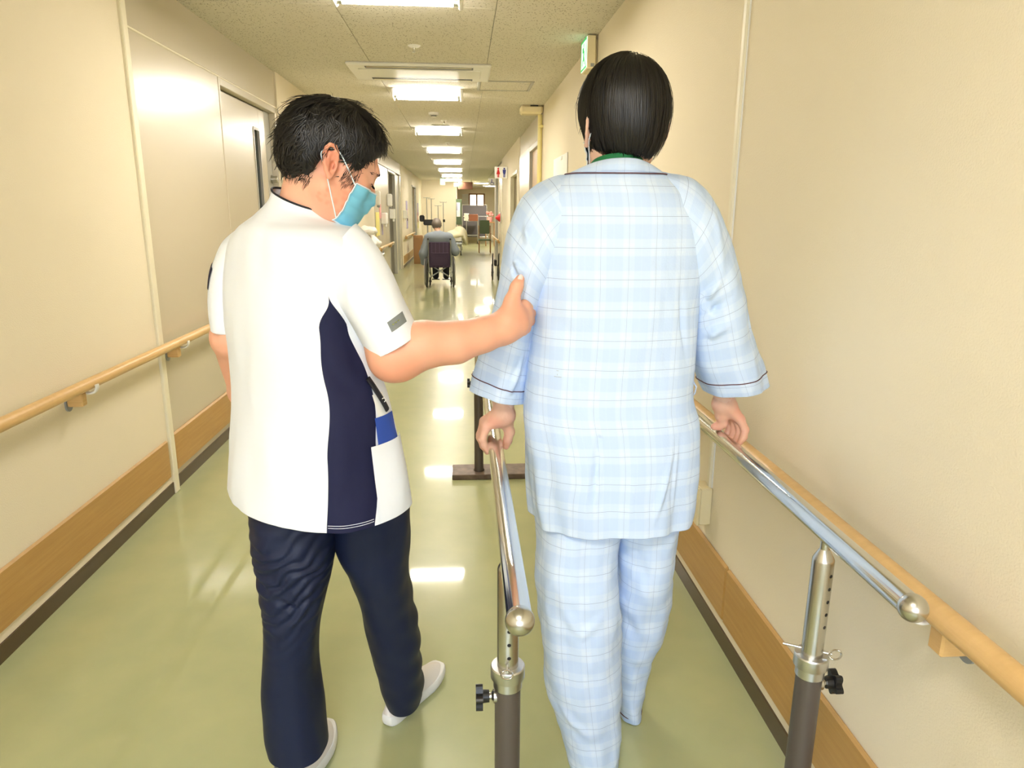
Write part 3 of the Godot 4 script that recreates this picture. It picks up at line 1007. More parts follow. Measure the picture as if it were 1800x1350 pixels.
# ---------------------------------------------------------------- parallel bars
func bar_post(o: Node3D, x: float, z: float, s: float, near: bool) -> void:
	var hb := 0.83
	wpart(o, "outer_post", one(func(mb: MB): mb.lathe(Transform3D(Basis(), Vector3(x, 0, z)), [Vector2(0.024, 0.028), Vector2(0.024, 0.555), Vector2(0.02, 0.56)], 28)), M["brown steel"])
	var inner := wpart(o, "inner_post", one(func(mb: MB): mb.lathe(Transform3D(Basis(), Vector3(x, 0, z)), [Vector2(0.0195, 0.55), Vector2(0.0195, 0.775), Vector2(0.0185, 0.779), Vector2(0.009, 0.797), Vector2(0.009, hb - 0.012)], 28)), M["brushed steel"])
	wpart(o, "post_collar", one(func(mb: MB): mb.lathe(Transform3D(Basis(), Vector3(x, 0, z)), [Vector2(0.024, 0.535), Vector2(0.0265, 0.536), Vector2(0.0265, 0.5555), Vector2(0.0310, 0.556), Vector2(0.0315, 0.5575), Vector2(0.0315, 0.578), Vector2(0.0300, 0.5805), Vector2(0.0195, 0.5805)], 32)), M["aluminium"])
	# height holes, facing the walker
	if near:
		for k in 5:
			var dir := Vector3(-s * 0.05 if s < 0 else 0.45, 0, 0.9).normalized() if s < 0 else Vector3(0.42, 0, 0.9).normalized()
			if s < 0 and k > 2: continue
			var y := 0.75 - 0.026 * k if s > 0 else 0.66 - 0.027 * k
			wpart(inner, "pin_hole", one(func(mb: MB): mb.lathe(frame_at(Vector3(x, y, z) + dir * 0.0190, dir), [Vector2(0, 0.0006), Vector2(0.0033, 0.0008), Vector2(0.0036, 0.0002)], 12)), M["black"])
	# ring pin through the post
	var pd := Vector3(-0.9 * s, 0, -0.45).normalized() if s > 0 else Vector3(0.1, 0, -1).normalized()
	var base := Vector3(x, 0.588, z)
	wpart(o, "lock_pin", one(func(mb: MB):
		mb.tube([base - pd * 0.034, base + pd * 0.052], 0.0026, 10)
		var ring := []
		var c := base - pd * 0.040
		var e := pd.cross(Vector3.UP)
		for k in 19:
			var a := TAU * k / 18
			ring.append(c + (e * 0.3 + pd * -0.6).normalized() * sin(a) * 0.012 + (Vector3.UP * 0.5 + e).normalized() * cos(a) * 0.010)
		mb.tube(ring, 0.0018, 8, false)), M["chrome"])
	# star knob
	var kd := Vector3(s, 0, 0.0)
	var kb := Vector3(x, 0.515, z)
	wpart(o, "knob_screw", one(func(mb: MB): mb.lathe(frame_at(kb + kd * 0.02, kd), [Vector2(0.013, 0), Vector2(0.013, 0.006), Vector2(0.0065, 0.010), Vector2(0.0065, 0.022)], 16)), M["brushed steel"])
	wpart(o, "clamp_knob", one(func(mb: MB):
		var f := frame_at(kb + kd * 0.034, kd)
		mb.lathe(f, [Vector2(0, 0), Vector2(0.011, 0), Vector2(0.012, 0.012), Vector2(0.010, 0.014)], 16)
		var pts := []
		for k in 40:
			var a := TAU * k / 40
			pts.append(Vector2(cos(a), sin(a)) * (0.0205 + 0.0045 * cos(5 * a)))
		mb.prism(pts, kb + kd * 0.046, f.basis.x, f.basis.z, kd * 0.013)), M["black plastic"])


func parallel_bars() -> void:
	var o := thing("parallel_bars", "chrome parallel walking bars on brown steel posts and base plates", "parallel bars", Vector3(0.365, 0, -2.3))
	for x: float in [0.075, 0.652]:
		var s := -1.0 if x < 0.3 else 1.0
		var bar := wpart(o, "grip_bar", tubed([Vector3(x, 0.83, -0.885), Vector3(x, 0.83, -3.67)], 0.0185, 36), M["chrome"])
		for z: float in [-0.885, -3.67]:
			wpart(bar, "end_ball", one(func(mb: MB): mb.ball(Vector3(x, 0.83, z + (0.010 if z > -2.0 else -0.010)), Vector3.ONE * 0.0212, Basis(), 32, 20)), M["brushed steel"])
		bar_post(o, x, -1.125, s, true)
		bar_post(o, x, -3.56, s, false)
	for z: float in [-1.125, -3.58]:
		wpart(o, "base_plate", span(Vector3(-0.068, 0, z - 0.08), Vector3(0.795, 0.03, z + 0.08), 0.003), M["base plate"])
		for x: float in [0.075, 0.652]:
			wpart(o, "post_flange", one(func(mb: MB): mb.lathe(Transform3D(Basis(), Vector3(x, 0.03, z + 0.01)), [Vector2(0.03, 0), Vector2(0.03, 0.004), Vector2(0.024, 0.010)], 24)), M["brown steel"])

# ---------------------------------------------------------------- cloth, heads, hands, hair
func mix4(a, b, c, d, t: float):
	return ((b * 2.0) + (c - a) * t + (a * 2.0 - b * 5.0 + c * 4.0 - d) * t * t + (b * 3.0 - a - c * 3.0 + d) * t * t * t) * 0.5


# a ring of cloth: right end, left end, half depth
func rk(right: Vector3, left: Vector3, depth: float, n := 2.0, back_up := 0.0) -> Array:
	return [(right + left) * 0.5, (right - left) * 0.5, Vector3(0, back_up, depth), n]


func tilt(k: Array, back_up: float, right_up := 0.0) -> Array:
	k[2].y += back_up
	k[1].y += right_up
	return k


func ring_at(keys: Array, t: float) -> Array:
	var m := keys.size()
	var j := clampi(int(t), 0, m - 2)
	var f := t - j
	var a: Array = keys[maxi(j - 1, 0)]
	var b: Array = keys[j]
	var c: Array = keys[j + 1]
	var d: Array = keys[mini(j + 2, m - 1)]
	return [mix4(a[0], b[0], c[0], d[0], f), mix4(a[1], b[1], c[1], d[1], f), mix4(a[2], b[2], c[2], d[2], f), lerpf(b[3], c[3], f)]


func ring_point(k: Array, th: float) -> Vector3:
	var e: float = 2.0 / k[3]
	var co := cos(th)
	var si := sin(th)
	return k[0] + k[2] * signf(co) * pow(absf(co), e) + k[1] * signf(si) * pow(absf(si), e)


# cloth drawn over rings; theta 0 is the back, positive towards the right side; the last row is turned in to show a hem
func loft(mb: MB, keys: Array, nu: int, nv: int, disp = null, th_a = -PI, th_b = PI, t0 := 0.0, t1 := 1.0, hem := 0.0, grow := 0.0) -> void:
	var rows := []
	var uvs := []
	var m := float(keys.size() - 1)
	var run := 0.0
	var last := Vector3.INF
	for y in nv + 1:
		var t := lerpf(t0, t1, float(y) / nv)
		var k := ring_at(keys, t * m)
		var th0: float = th_a if th_a is float else th_a.call(t)
		var th1: float = th_b if th_b is float else th_b.call(t)
		var row := PackedVector3Array()
		var uv := PackedVector2Array()
		for x in nu + 1:
			var th := lerpf(th0, th1, float(x) / nu)
			var p := ring_point(k, th)
			var out: Vector3 = (p - k[0]).normalized()
			var d := grow
			if disp != null: d += disp.call(th, t, p)
			row.push_back(p + out * d)
		var spine := ring_point(k, clampf(0.0, minf(th0, th1), maxf(th0, th1)))
		if last != Vector3.INF: run += spine.distance_to(last)
		last = spine
		var mid := clampi(int((0.0 - th0) / (th1 - th0) * nu), 0, nu)
		var arc := PackedFloat32Array()
		arc.resize(nu + 1)
		for x in range(mid + 1, nu + 1): arc[x] = arc[x - 1] + row[x].distance_to(row[x - 1])
		for x in range(mid - 1, -1, -1): arc[x] = arc[x + 1] - row[x].distance_to(row[x + 1])
		for x in nu + 1: uv.push_back(Vector2(arc[x] / 0.060, run / 0.066))
		rows.append(row)
		uvs.append(uv)
	if hem > 0.0:
		var k := ring_at(keys, t1 * m)
		var edge: PackedVector3Array = rows[-1]
		for s in 3:
			var row := PackedVector3Array()
			var lift: float = [0.0012, 0.004, hem][s]
			var inn: float = [0.0016, 0.003, 0.0035][s]
			for x in nu + 1:
				var o: Vector3 = (edge[x] - k[0]).normalized()
				var back: Vector3 = (rows[nv - 2][x] - edge[x]).normalized()
				row.push_back(edge[x] - o * inn + back * (lift if s else -0.0008))
			rows.append(row)
			uvs.append(uvs[nv])
	var km := ring_at(keys, (t0 + t1) * 0.5 * m)
	var ym := nv / 2
	var xm := nu / 2
	var r0: PackedVector3Array = rows[ym]
	var r1: PackedVector3Array = rows[ym + 1]
	var nn := (r0[xm + 1] - r0[xm]).cross(r1[xm] - r0[xm])
	mb.grid(rows, false, uvs, nn.dot(r0[xm] - km[0]) < 0.0)


# a line that lies on such cloth
func loft_line(keys: Array, n: int, tt: Callable, th0: float, th1: float, off: float, disp = null) -> Array:
	var path := []
	var m := float(keys.size() - 1)
	for x in n + 1:
		var f := float(x) / n
		var th := lerpf(th0, th1, f)
		var t: float = tt.call(f)
		var k := ring_at(keys, t * m)
		var p := ring_point(k, th)
		var d := off
		if disp != null: d += disp.call(th, t, p)
		path.append(p + (p - k[0]).normalized() * d)
	return path


# one soft fold between two points
func fold(p: Vector3, a: Vector3, b: Vector3, w: float, amp: float) -> float:
	var ba := b - a
	var h := clampf((p - a).dot(ba) / ba.length_squared(), 0.0, 1.0)
	var d := (p - a - ba * h).length() / w
	if d > 3.0: return 0.0
	return amp * (1.0 - d * d * 0.9) * exp(-d * d) * sqrt(sin(PI * clampf(h, 0.04, 0.96)) + 0.05)


func wave(p: Vector3, f: Vector3, amp: float) -> float:
	return noise.get_noise_3d(p.x * f.x, p.y * f.y, p.z * f.z) * amp


func paint(mb: MB, from: int, at: Vector3, r: float, col: Color) -> void:
	for k in range(from, mb.v.size()):
		var d := mb.v[k].distance_to(at) / r
		if d < 1.0: mb.c[k] = mb.c[k].lerp(col, (1.0 - d * d) * col.a)


# head in its own axes: the face looks to -z, the origin lies between the ears
func head_blob(neck: Vector3, neck_r: float) -> Blob:
	var o := Blob.new()
	o.ell(Vector3(0, 0.032, 0.012), Vector3(0.073, 0.082, 0.094))
	o.ell(Vector3(0, -0.012, -0.03), Vector3(0.064, 0.092, 0.060), Basis(), 0.03)
	o.ell(Vector3(0, -0.062, -0.036), Vector3(0.052, 0.044, 0.05), Basis(), 0.03)
	o.cap(Vector3(0, -0.05, 0.026), neck, 0.046, neck_r, 0.03)
	for s: float in [-1.0, 1.0]:
		o.cap(Vector3(s * 0.052, -0.052, 0.0), Vector3(s * 0.022, -0.094, -0.066), 0.017, 0.016, 0.03)
		o.cap(Vector3(s * 0.043, -0.014, -0.062), Vector3(s * 0.060, -0.004, -0.026), 0.016, 0.014, 0.02)
	o.cap(Vector3(0, -0.097, -0.07), Vector3(0, -0.094, -0.078), 0.016, 0.015, 0.02)
	o.cap(Vector3(-0.03, 0.024, -0.081), Vector3(0.03, 0.024, -0.081), 0.012, 0.012, 0.02)
	for s: float in [-1.0, 1.0]:
		o.ell(Vector3(s * 0.032, 0.006, -0.097), Vector3(0.017, 0.0095, 0.011), Basis(), 0.012, true)
		o.ell(Vector3(s * 0.031, 0.004, -0.077), Vector3(0.015, 0.012, 0.0135), Basis(), 0.004)
		o.cap(Vector3(s * 0.011, -0.033, -0.098), Vector3(s * 0.012, -0.033, -0.092), 0.0085, 0.008, 0.006)
	o.chain([Vector3(0, 0.014, -0.086), Vector3(0, -0.012, -0.099), Vector3(0, -0.03, -0.104)], [0.007, 0.008, 0.0095], 0.01)
	o.cap(Vector3(-0.017, -0.056, -0.086), Vector3(0.017, -0.056, -0.086), 0.007, 0.007, 0.01)
	o.cap(Vector3(-0.014, -0.066, -0.085), Vector3(0.014, -0.066, -0.085), 0.007, 0.007, 0.008)
	for s: float in [-1.0, 1.0]:
		var at := func(b: float, u: float, out := 0.0) -> Vector3:
			return Vector3(s * (0.0765 + 0.003 + 0.42 * (b + 0.012) + out), u - 0.004, b + 0.012 + u * 0.22)
		o.cap(at.call(0.0, 0.012, -0.007), at.call(0.003, -0.012, -0.007), 0.010, 0.008, 0.006)
		o.cap(at.call(0.008, 0.014, -0.004), at.call(0.008, -0.004, -0.004), 0.006, 0.006, 0.004)
		var hx := [[-0.009, 0.0], [-0.011, 0.012], [-0.008, 0.024], [0.0, 0.031], [0.010, 0.029], [0.017, 0.020], [0.019, 0.008], [0.016, -0.006], [0.009, -0.018], [0.001, -0.027]]
		var hp := []
		for q in hx: hp.append(at.call(q[0], q[1], 0.002))
		o.chain(hp, [0.0028, 0.003, 0.0034, 0.0038, 0.0038, 0.0038, 0.0036, 0.0036, 0.004, 0.0055], 0.003)
		o.cap(at.call(-0.002, -0.024, 0.0), at.call(-0.006, -0.017, -0.001), 0.0055, 0.0045, 0.004)
		o.chain([at.call(-0.001, 0.021, 0.001), at.call(0.008, 0.013, 0.001), at.call(0.010, 0.0, 0.002), at.call(0.004, -0.012, 0.001)], [0.0026, 0.003, 0.0032, 0.003], 0.003)
		o.cap(at.call(-0.010, -0.003, 0.003), at.call(-0.009, -0.009, 0.003), 0.0038, 0.0034, 0.004)
		o.ell(at.call(-0.002, -0.004, 0.002), Vector3(0.008, 0.0085, 0.0055), Basis(), 0.003, true)
	return o


# ribbons of hair over a rounded envelope: each starts at a root, runs away from the crown and hangs
func strands(mb: MB, env: Blob, count: int, crown: Vector3, opts: Dictionary) -> void:
	var xf: Transform3D = opts.get("xf", Transform3D())
	var made := 0
	var tries := 0
	while made < count and tries < count * 12:
		tries += 1
		var dir := Vector3(rng.randfn(), rng.randfn(), rng.randfn()).normalized()
		var root: Vector3 = opts.mid + dir * 0.2
		for k in 8: root -= dir * env.field(root, env.bones) * 0.9
		if absf(env.field(root, env.bones)) > 0.004: continue
		if not opts.keep.call(root): continue
		made += 1
		var length: float = opts.length.call(root) * rng.randf_range(0.75, 1.2)
		var steps: int = opts.get("steps", 7)
		var lift0: float = rng.randf_range(-0.003, opts.get("lift", 0.003))
		var curl: Vector3 = Vector3(rng.randfn(), rng.randfn(), rng.randfn()) * opts.get("curl", 0.15)
		var wild: float = opts.get("wild", 0.0) if rng.randf() < opts.get("loose", 0.045) else 0.0
		var p := root
		var path := []
		var nrm := []
		var sgrad := Vector3.ZERO
		for k in steps + 1:
			var e := 0.004
			var f0 := env.field(p, env.bones)
			sgrad = Vector3(env.field(p + Vector3(e, 0, 0), env.bones) - f0, env.field(p + Vector3(0, e, 0), env.bones) - f0, env.field(p + Vector3(0, 0, e), env.bones) - f0).normalized()
			p -= sgrad * (f0 - lift0 - wild * 0.02 * k / steps) * 0.85
			path.append(p)
			nrm.append(sgrad)
			var want: Vector3 = opts.flow.call(p, crown) + curl * (float(k) / steps)
			want = (want - sgrad * want.dot(sgrad)).normalized()
			p += want * length / steps
		var w0: float = opts.get("width", 0.0016) * rng.randf_range(0.6, 1.3)
		var f := mb.v.size()
		for k in steps + 1:
			var d: Vector3 = (path[mini(k + 1, steps)] - path[maxi(k - 1, 0)]).normalized()
			var side := d.cross(nrm[k]).normalized()
			var w := w0 * (1.0 - pow(float(k) / steps, 2.5) * 0.9)
			mb.vert(xf * (path[k] - side * w - nrm[k] * w * 0.35), xf.basis * (nrm[k] - side * 0.5).normalized())
			mb.vert(xf * (path[k] + nrm[k] * w * 0.45), xf.basis * nrm[k])
			mb.vert(xf * (path[k] + side * w - nrm[k] * w * 0.35), xf.basis * (nrm[k] + side * 0.5).normalized())
		for k in steps:
			for q in 2:
				var a := f + k * 3 + q
				mb.tri(a, a + 1, a + 4)
				mb.tri(a, a + 4, a + 3)


# a pleated face mask over the lower face, in head axes
func face_mask(head: Blob, xf: Transform3D, o: Node3D, s_near: float) -> void:
	var rows := []
	var mid := Vector3(0, -0.045, -0.02)
	var reach := []
	for x in 29:
		var a := lerpf(-1.18, 1.18, x / 28.0)
		var dir := Vector3(sin(a), 0, -cos(a))
		var rr := []
		var top := 0
		for y in 19:
			var p := mid + Vector3(0, lerpf(0.034, -0.066, y / 18.0) * (1.0 - 0.16 * absf(a) / 1.18), 0)
			var r := 0.15
			for k in 9: r -= head.field(p + dir * r, head.bones) * 0.85
			rr.append(r)
			if r > rr[top]: top = y
		# the sheet is drawn straight from the nose to the chin
		for y in range(top + 1, 18): rr[y] = maxf(rr[y], lerpf(rr[top], rr[18], float(y - top) / (18 - top)))
		reach.append(rr)
	for y in 19:
		var row := PackedVector3Array()
		var v := y / 18.0
		for x in 29:
			var a := lerpf(-1.18, 1.18, x / 28.0)
			var h := lerpf(0.034, -0.066, v) * (1.0 - 0.16 * absf(a) / 1.18)
			var around: float = (reach[maxi(x - 1, 0)][y] + reach[x][y] * 2.0 + reach[mini(x + 1, 28)][y]) * 0.25
			var pleat := 0.0034 * fposmod(v * 4.0, 1.0) * (1.0 - smoothstep(0.85, 1.0, fposmod(v * 4.0, 1.0)))
			row.push_back(mid + Vector3(0, h, 0) + Vector3(sin(a), 0, -cos(a)) * (maxf(around, reach[x][y]) + 0.0025 + pleat))
		rows.append(row)
	for pair in [["mask_sheet", rows, M["mask blue"]], ["mask_border", null, M["mask white"]]]:
		var mb := MB.new()
		if pair[1] != null:
			var rr := []
			for row: PackedVector3Array in rows:
				var q := PackedVector3Array()
				for p in row: q.push_back(xf * p)
				rr.append(q)
			mb.grid(rr)
		else:
			for x: int in [0, 28]:
				var path := []
				for y in 19: path.append(xf * rows[y][x])
				mb.tube(path, 0.0042, 8, true, 0.35)
			for y: int in [0, 18]:
				var path := []
				for x in 29: path.append(xf * rows[y][x])
				mb.tube(path, 0.003, 8, true, 0.4)
		wpart(o, pair[0], mb, pair[2])
	for s: float in [-1.0, 1.0]:
		var x := 28 if s > 0 else 0
		var top: Vector3 = rows[1][x]
		var low: Vector3 = rows[17][x]
		var over := Vector3(s * 0.083, 0.022, 0.008)
		var behind := Vector3(s * 0.080, 0.006, 0.036)
		var under := Vector3(s * 0.084, -0.026, 0.014)
		var c := Curve3D.new()
		for p: Vector3 in [top, over, behind, under, low]: c.add_point(p)
		for k in range(1, 4):
			var tg := (c.get_point_position(k + 1) - c.get_point_position(k - 1)) * 0.16
			c.set_point_in(k, -tg)
			c.set_point_out(k, tg)
		var path := []
		for p in c.tessellate(4, 3): path.append(xf * p)
		wpart(o, "ear_loop", tubed(path, 0.0013, 8), M["mask white"])


# a training shoe: heel at the origin, toe towards -z
func shoe(o: Node3D, xf: Transform3D, length: float, right: bool, sole_mat: Material, upper_mat: Material, laces := true) -> void:
	var k := length / 0.285
	var wide := func(d: float) -> float:
		var at := [[0.0, 0.034], [0.05, 0.037], [0.10, 0.038], [0.15, 0.043], [0.20, 0.049], [0.245, 0.047], [0.285, 0.042]]
		for j in at.size() - 1:
			if d <= at[j + 1][0]: return lerpf(at[j][1], at[j + 1][1], clampf((d - at[j][0]) / (at[j + 1][0] - at[j][0]), 0, 1))
		return 0.042
	var tall := func(d: float) -> float:
		var at := [[0.0, 0.078], [0.03, 0.090], [0.09, 0.090], [0.13, 0.082], [0.18, 0.068], [0.23, 0.064], [0.285, 0.058]]
		for j in at.size() - 1:
			if d <= at[j + 1][0]: return lerpf(at[j][1], at[j + 1][1], clampf((d - at[j][0]) / (at[j + 1][0] - at[j][0]), 0, 1))
		return 0.05
	var bend := func(d: float) -> float: return (-0.010 if right else 0.010) * sin(PI * clampf(d / 0.285, 0, 1))
	var rows := []
	for y in 27:
		var a := PI * clampf(y / 26.0, 0.012, 0.988)
		var d := 0.1425 - cos(a) * 0.1415
		var e := pow(sin(a), 0.5)
		var row := PackedVector3Array()
		for x in 21:
			var b := PI * x / 20.0
			var up := pow(sin(b), 0.75)
			row.push_back(xf * (Vector3(bend.call(d) - cos(b) * wide.call(d) * 1.0 * e * (1.0 - 0.2 * up), 0.020 + (tall.call(d) - 0.020) * up * pow(e, 0.7), -d) * k))
		rows.append(row)
	var u := MB.new()
	u.grid(rows, false, [], false)
	if u.n[21 * 12 + 10].dot(xf.basis.y) < 0.0:
		u = MB.new()
		u.grid(rows, false, [], true)
	var s := wpart(o, "shoe_upper", u, upper_mat)
	var srows := []
	for lv in [[0.0, 0.88], [0.002, 0.96], [0.012, 1.04], [0.028, 1.02], [0.033, 0.93]]:
		var row := PackedVector3Array()
		for x in 48:
			var a := TAU * x / 48.0
			var d: float = 0.1425 - cos(a) * 0.1465 * (1.0 - (1.04 - lv[1]) * 0.25)
			var w: float = wide.call(d) * pow(absf(sin(a)), 0.5) * signf(sin(a)) * lv[1] * 1.03
			var rise := 0.012 * pow(clampf((d - 0.2) / 0.085, 0, 1), 2.0) + 0.005 * pow(clampf((0.03 - d) / 0.03, 0, 1), 2.0)
			row.push_back(xf * (Vector3(bend.call(d) + w, lv[0] + rise, -d) * k))
		srows.append(row)
	var sm := MB.new()
	sm.grid(srows, true, [], false)
	var c0 := xf * (Vector3(0, 0.015, -0.14) * k)
	if sm.n[48 * 2 + 12].dot(sm.v[48 * 2 + 12] - c0) < 0.0:
		sm = MB.new()
		sm.grid(srows, true, [], true)
	for e in [0, 4]:
		var f := sm.v.size()
		var nv := xf.basis.y * (-1.0 if e == 0 else 1.0)
		for p in srows[e]: sm.vert(p, nv)
		for x in range(1, 47): sm.tri(f, f + x, f + x + 1)
	wpart(s, "sole", sm, sole_mat)
	if laces:
		for j in 4:
			var d := 0.10 + 0.022 * j
			wpart(s, "lace", tubed([xf * (Vector3(-0.018 + bend.call(d), 0.078 - 0.006 * j, -d) * k), xf * (Vector3(bend.call(d), 0.091 - 0.0072 * j, -d - 0.004) * k), xf * (Vector3(0.018 + bend.call(d), 0.078 - 0.006 * j, -d) * k)], 0.0026, 8), M["white plastic"])
		wpart(s, "collar_lining", one(func(mb: MB): mb.lathe(Transform3D(xf.basis, xf * (Vector3(0, 0.083, -0.05) * k)), [Vector2(0.026, 0.0), Vector2(0.030, 0.006), Vector2(0.034, 0.0), Vector2(0.030, -0.01)], 20)), M["sock grey"])

# ---------------------------------------------------------------- the patient
func patient() -> void:
	var o := thing("person", "person in pale blue checked hospital pyjamas walking away between parallel bars", "person", Vector3(0.36, 0, -1.6))
	# --- body: one skin under the clothes
	var skin := MB.new()
	var hx := Transform3D(Basis(Vector3.UP, 0.17) * Basis(Vector3.RIGHT, -0.06), Vector3(0.357, 1.5611, -1.63))
	var neck_foot := Vector3(0.3455, 1.4416, -1.6)
	var hb := head_blob(hx.affine_inverse() * neck_foot, 0.060)
	hb.build(skin, 0.0032, hx)
	var bd := Blob.new()
	bd.cap(Vector3(0.3467, 1.4049, -1.61), Vector3(0.348, 1.2524, -1.61), 0.055, 0.085, 0.06)
	bd.cap(Vector3(0.2388, 1.3792, -1.61), Vector3(0.4468, 1.3869, -1.61), 0.055, 0.055, 0.06)
	bd.cap(Vector3(0.2852, 1.147, -1.61), Vector3(0.4066, 1.1466, -1.61), 0.085, 0.085, 0.06)
	bd.cap(Vector3(0.2943, 0.8684, -1.61), Vector3(0.4066, 0.8667, -1.61), 0.085, 0.085, 0.06)
	bd.cap(Vector3(0.2743, 0.6734, -1.58), Vector3(0.288, 0.3358, -1.54), 0.062, 0.048, 0.03)
	bd.cap(Vector3(0.288, 0.3358, -1.54), Vector3(0.3323, -0.0238, -1.53), 0.046, 0.034, 0.02)
	bd.cap(Vector3(0.4487, 0.6513, -1.62), Vector3(0.4658, 0.3284, -1.67), 0.052, 0.04, 0.03)
	bd.cap(Vector3(0.4658, 0.3284, -1.67), Vector3(0.4633, 0.0302, -1.72), 0.038, 0.03, 0.02)
	var lw := Vector3(0.0944, 0.9053, -1.655)
	var rw := Vector3(0.6508, 0.9249, -1.66)
	bd.chain([Vector3(0.1618, 1.3663, -1.61), Vector3(0.1108, 1.1445, -1.63), Vector3(0.0968, 0.9596, -1.652), lw], [0.048, 0.038, 0.028, 0.025], 0.02)
	bd.chain([Vector3(0.5338, 1.3685, -1.61), Vector3(0.608, 1.1429, -1.63), Vector3(0.6445, 0.9793, -1.655), rw], [0.048, 0.038, 0.028, 0.025], 0.02)
	bd.build(skin, 0.011)
	# left hand over the bar: fingers down the outer side, thumb down the inner side
	var from := skin.v.size()
	var h := Blob.new()
	h.cap(lw + Vector3(0, 0.03, 0.005), lw, 0.025, 0.024, 0.01)
	h.cap(lw + Vector3(0.008, 0, 0), lw + Vector3(-0.008, -0.004, 0), 0.022, 0.022, 0.012)
	for j in 4:
		var dz := -0.0185 * j
		var mcp := Vector3(0.053 - 0.001 * j, 0.872 + 0.003 * sin(j * 1.2), -1.652 + dz)
		h.cap(lw + Vector3(-0.012, -0.014, -0.006 * j), mcp, 0.0185, 0.0118, 0.014)
		var ln: float = [0.84, 1.0, 1.08, 0.98][j]
		h.chain([mcp, mcp + Vector3(-0.0115, -0.036, 0.004) * ln, mcp + Vector3(-0.0045, -0.056, 0.007) * ln, mcp + Vector3(0.0045, -0.071, 0.009) * ln], [0.0112, 0.0096, 0.0084, 0.0066], 0.005)
	h.cap(lw + Vector3(0.010, -0.012, -0.004), Vector3(0.104, 0.876, -1.672), 0.018, 0.0165, 0.014)
	h.chain([Vector3(0.104, 0.878, -1.670), Vector3(0.1125, 0.851, -1.676), Vector3(0.1075, 0.828, -1.677), Vector3(0.1035, 0.813, -1.676)], [0.0165, 0.0125, 0.011, 0.0085], 0.006)
	h.build(skin, 0.0026)
	# right hand: thumb on the bar, fingers hanging curled on the far side
	h = Blob.new()
	h.cap(rw + Vector3(0, 0.03, 0.005), rw, 0.024, 0.0225, 0.01)
	h.cap(rw + Vector3(-0.008, 0, 0), rw + Vector3(0.010, -0.004, 0), 0.021, 0.021, 0.012)
	for j in 4:
		var dz := -0.0180 * j
		var mcp := Vector3(0.694 - 0.002 * j, 0.884 - 0.002 * j, -1.652 + dz)
		h.cap(rw + Vector3(0.014, -0.012, -0.006 * j), mcp, 0.0175, 0.0118, 0.014)
		var ln: float = [0.86, 1.0, 1.08, 1.0][j]
		h.chain([mcp, mcp + Vector3(0.0155 - 0.0045 * j, -0.032, 0.004) * ln, mcp + Vector3(0.0115 - 0.0075 * j, -0.054, 0.008) * ln, mcp + Vector3(0.0005 - 0.008 * j, -0.070 + 0.003 * j, 0.010) * ln], [0.0112, 0.0098, 0.0086, 0.0068], 0.005)
	h.cap(rw + Vector3(-0.006, -0.012, -0.004), Vector3(0.651, 0.890, -1.668), 0.0175, 0.016, 0.014)
	h.chain([Vector3(0.651, 0.890, -1.668), Vector3(0.657, 0.868, -1.672), Vector3(0.650, 0.8605, -1.674), Vector3(0.6365, 0.8575, -1.675)], [0.016, 0.0122, 0.0112, 0.0088], 0.006)
	h.build(skin, 0.0026)
	for k in range(from, skin.v.size()): skin.c[k] = Color(0.98, 0.90, 0.87)
	for p: Vector3 in [Vector3(0.054, 0.80, -1.645), Vector3(0.104, 0.815, -1.676), Vector3(0.075, 0.885, -1.64), Vector3(0.697, 0.812, -1.645), Vector3(0.638, 0.858, -1.675), Vector3(0.69, 0.90, -1.635)]:
		paint(skin, from, p, 0.026, Color(0.98, 0.70, 0.66, 0.6))
	var body := wpart(o, "body", skin, M["hand skin"])

	# --- hair: straight bob
	var env := Blob.new()
	env.ell(Vector3(0, 0.050, 0.006), Vector3(0.095, 0.110, 0.112))
	env.ell(Vector3(0, -0.008, 0.030), Vector3(0.056, 0.070, 0.074), Basis(), 0.04)
	var base := Blob.new()
	base.bones.append_array(env.bones)
	base.ell(Vector3(0, -0.040, -0.14), Vector3(0.10, 0.105, 0.115), Basis(), 0.01, true)
	base.ell(Vector3(0.0, -0.340, 0.02), Vector3(0.34, 0.295, 0.34), Basis(), 0.008, true)
	base.ell(Vector3(0.135, -0.115, 0.03), Vector3(0.085, 0.125, 0.13), Basis(), 0.01, true)
	base.ell(Vector3(-0.135, -0.115, 0.03), Vector3(0.085, 0.125, 0.13), Basis(), 0.01, true)
	base.ell(Vector3(-0.102, -0.016, 0.022), Vector3(0.030, 0.034, 0.024), Basis(), 0.01, true)
	var hm := MB.new()
	base.build(hm, 0.004, hx, Vector3(-0.13, -0.11, -0.14), Vector3(0.13, 0.18, 0.15))
	for k in hm.v.size():
		var q := hx.affine_inverse() * hm.v[k]
		var a := atan2(q.x, q.z)
		hm.v[k] += hm.n[k] * (noise.get_noise_2d(a * 22.0, q.y * 5.0) * 0.004 - 0.0035)
	var flow := func(p: Vector3, crown: Vector3) -> Vector3:
		var away := (p - crown)
		var out := away.normalized()
		return out * clampf(1.0 - away.length() / 0.16, 0.0, 1.0) + Vector3(0, -1.0, 0) * clampf(away.length() / 0.08, 0.15, 1.4)
	var opts := {"xf": hx, "mid": Vector3(0, 0.03, 0.01), "flow": flow, "steps": 8, "lift": 0.005, "curl": 0.16, "width": 0.0015, "wild": 0.45,
		"keep": func(p: Vector3) -> bool: return p.y > -0.028 and not (absf(p.x) > 0.062 and p.y < -0.005 and p.z > 0.03) and not (p.z < -0.030 and p.y < 0.085) and not (p.x < -0.07 and absf(p.z - 0.022) < 0.027 and p.y < 0.032),
		"length": func(p: Vector3) -> float: return clampf((p.y + 0.074) * 0.88, 0.02, 0.14) if p.z > -0.02 else clampf((p.y - 0.035) * 0.8, 0.015, 0.1)}
	strands(hm, env, 5200, Vector3(0.012, 0.150, 0.035), opts)
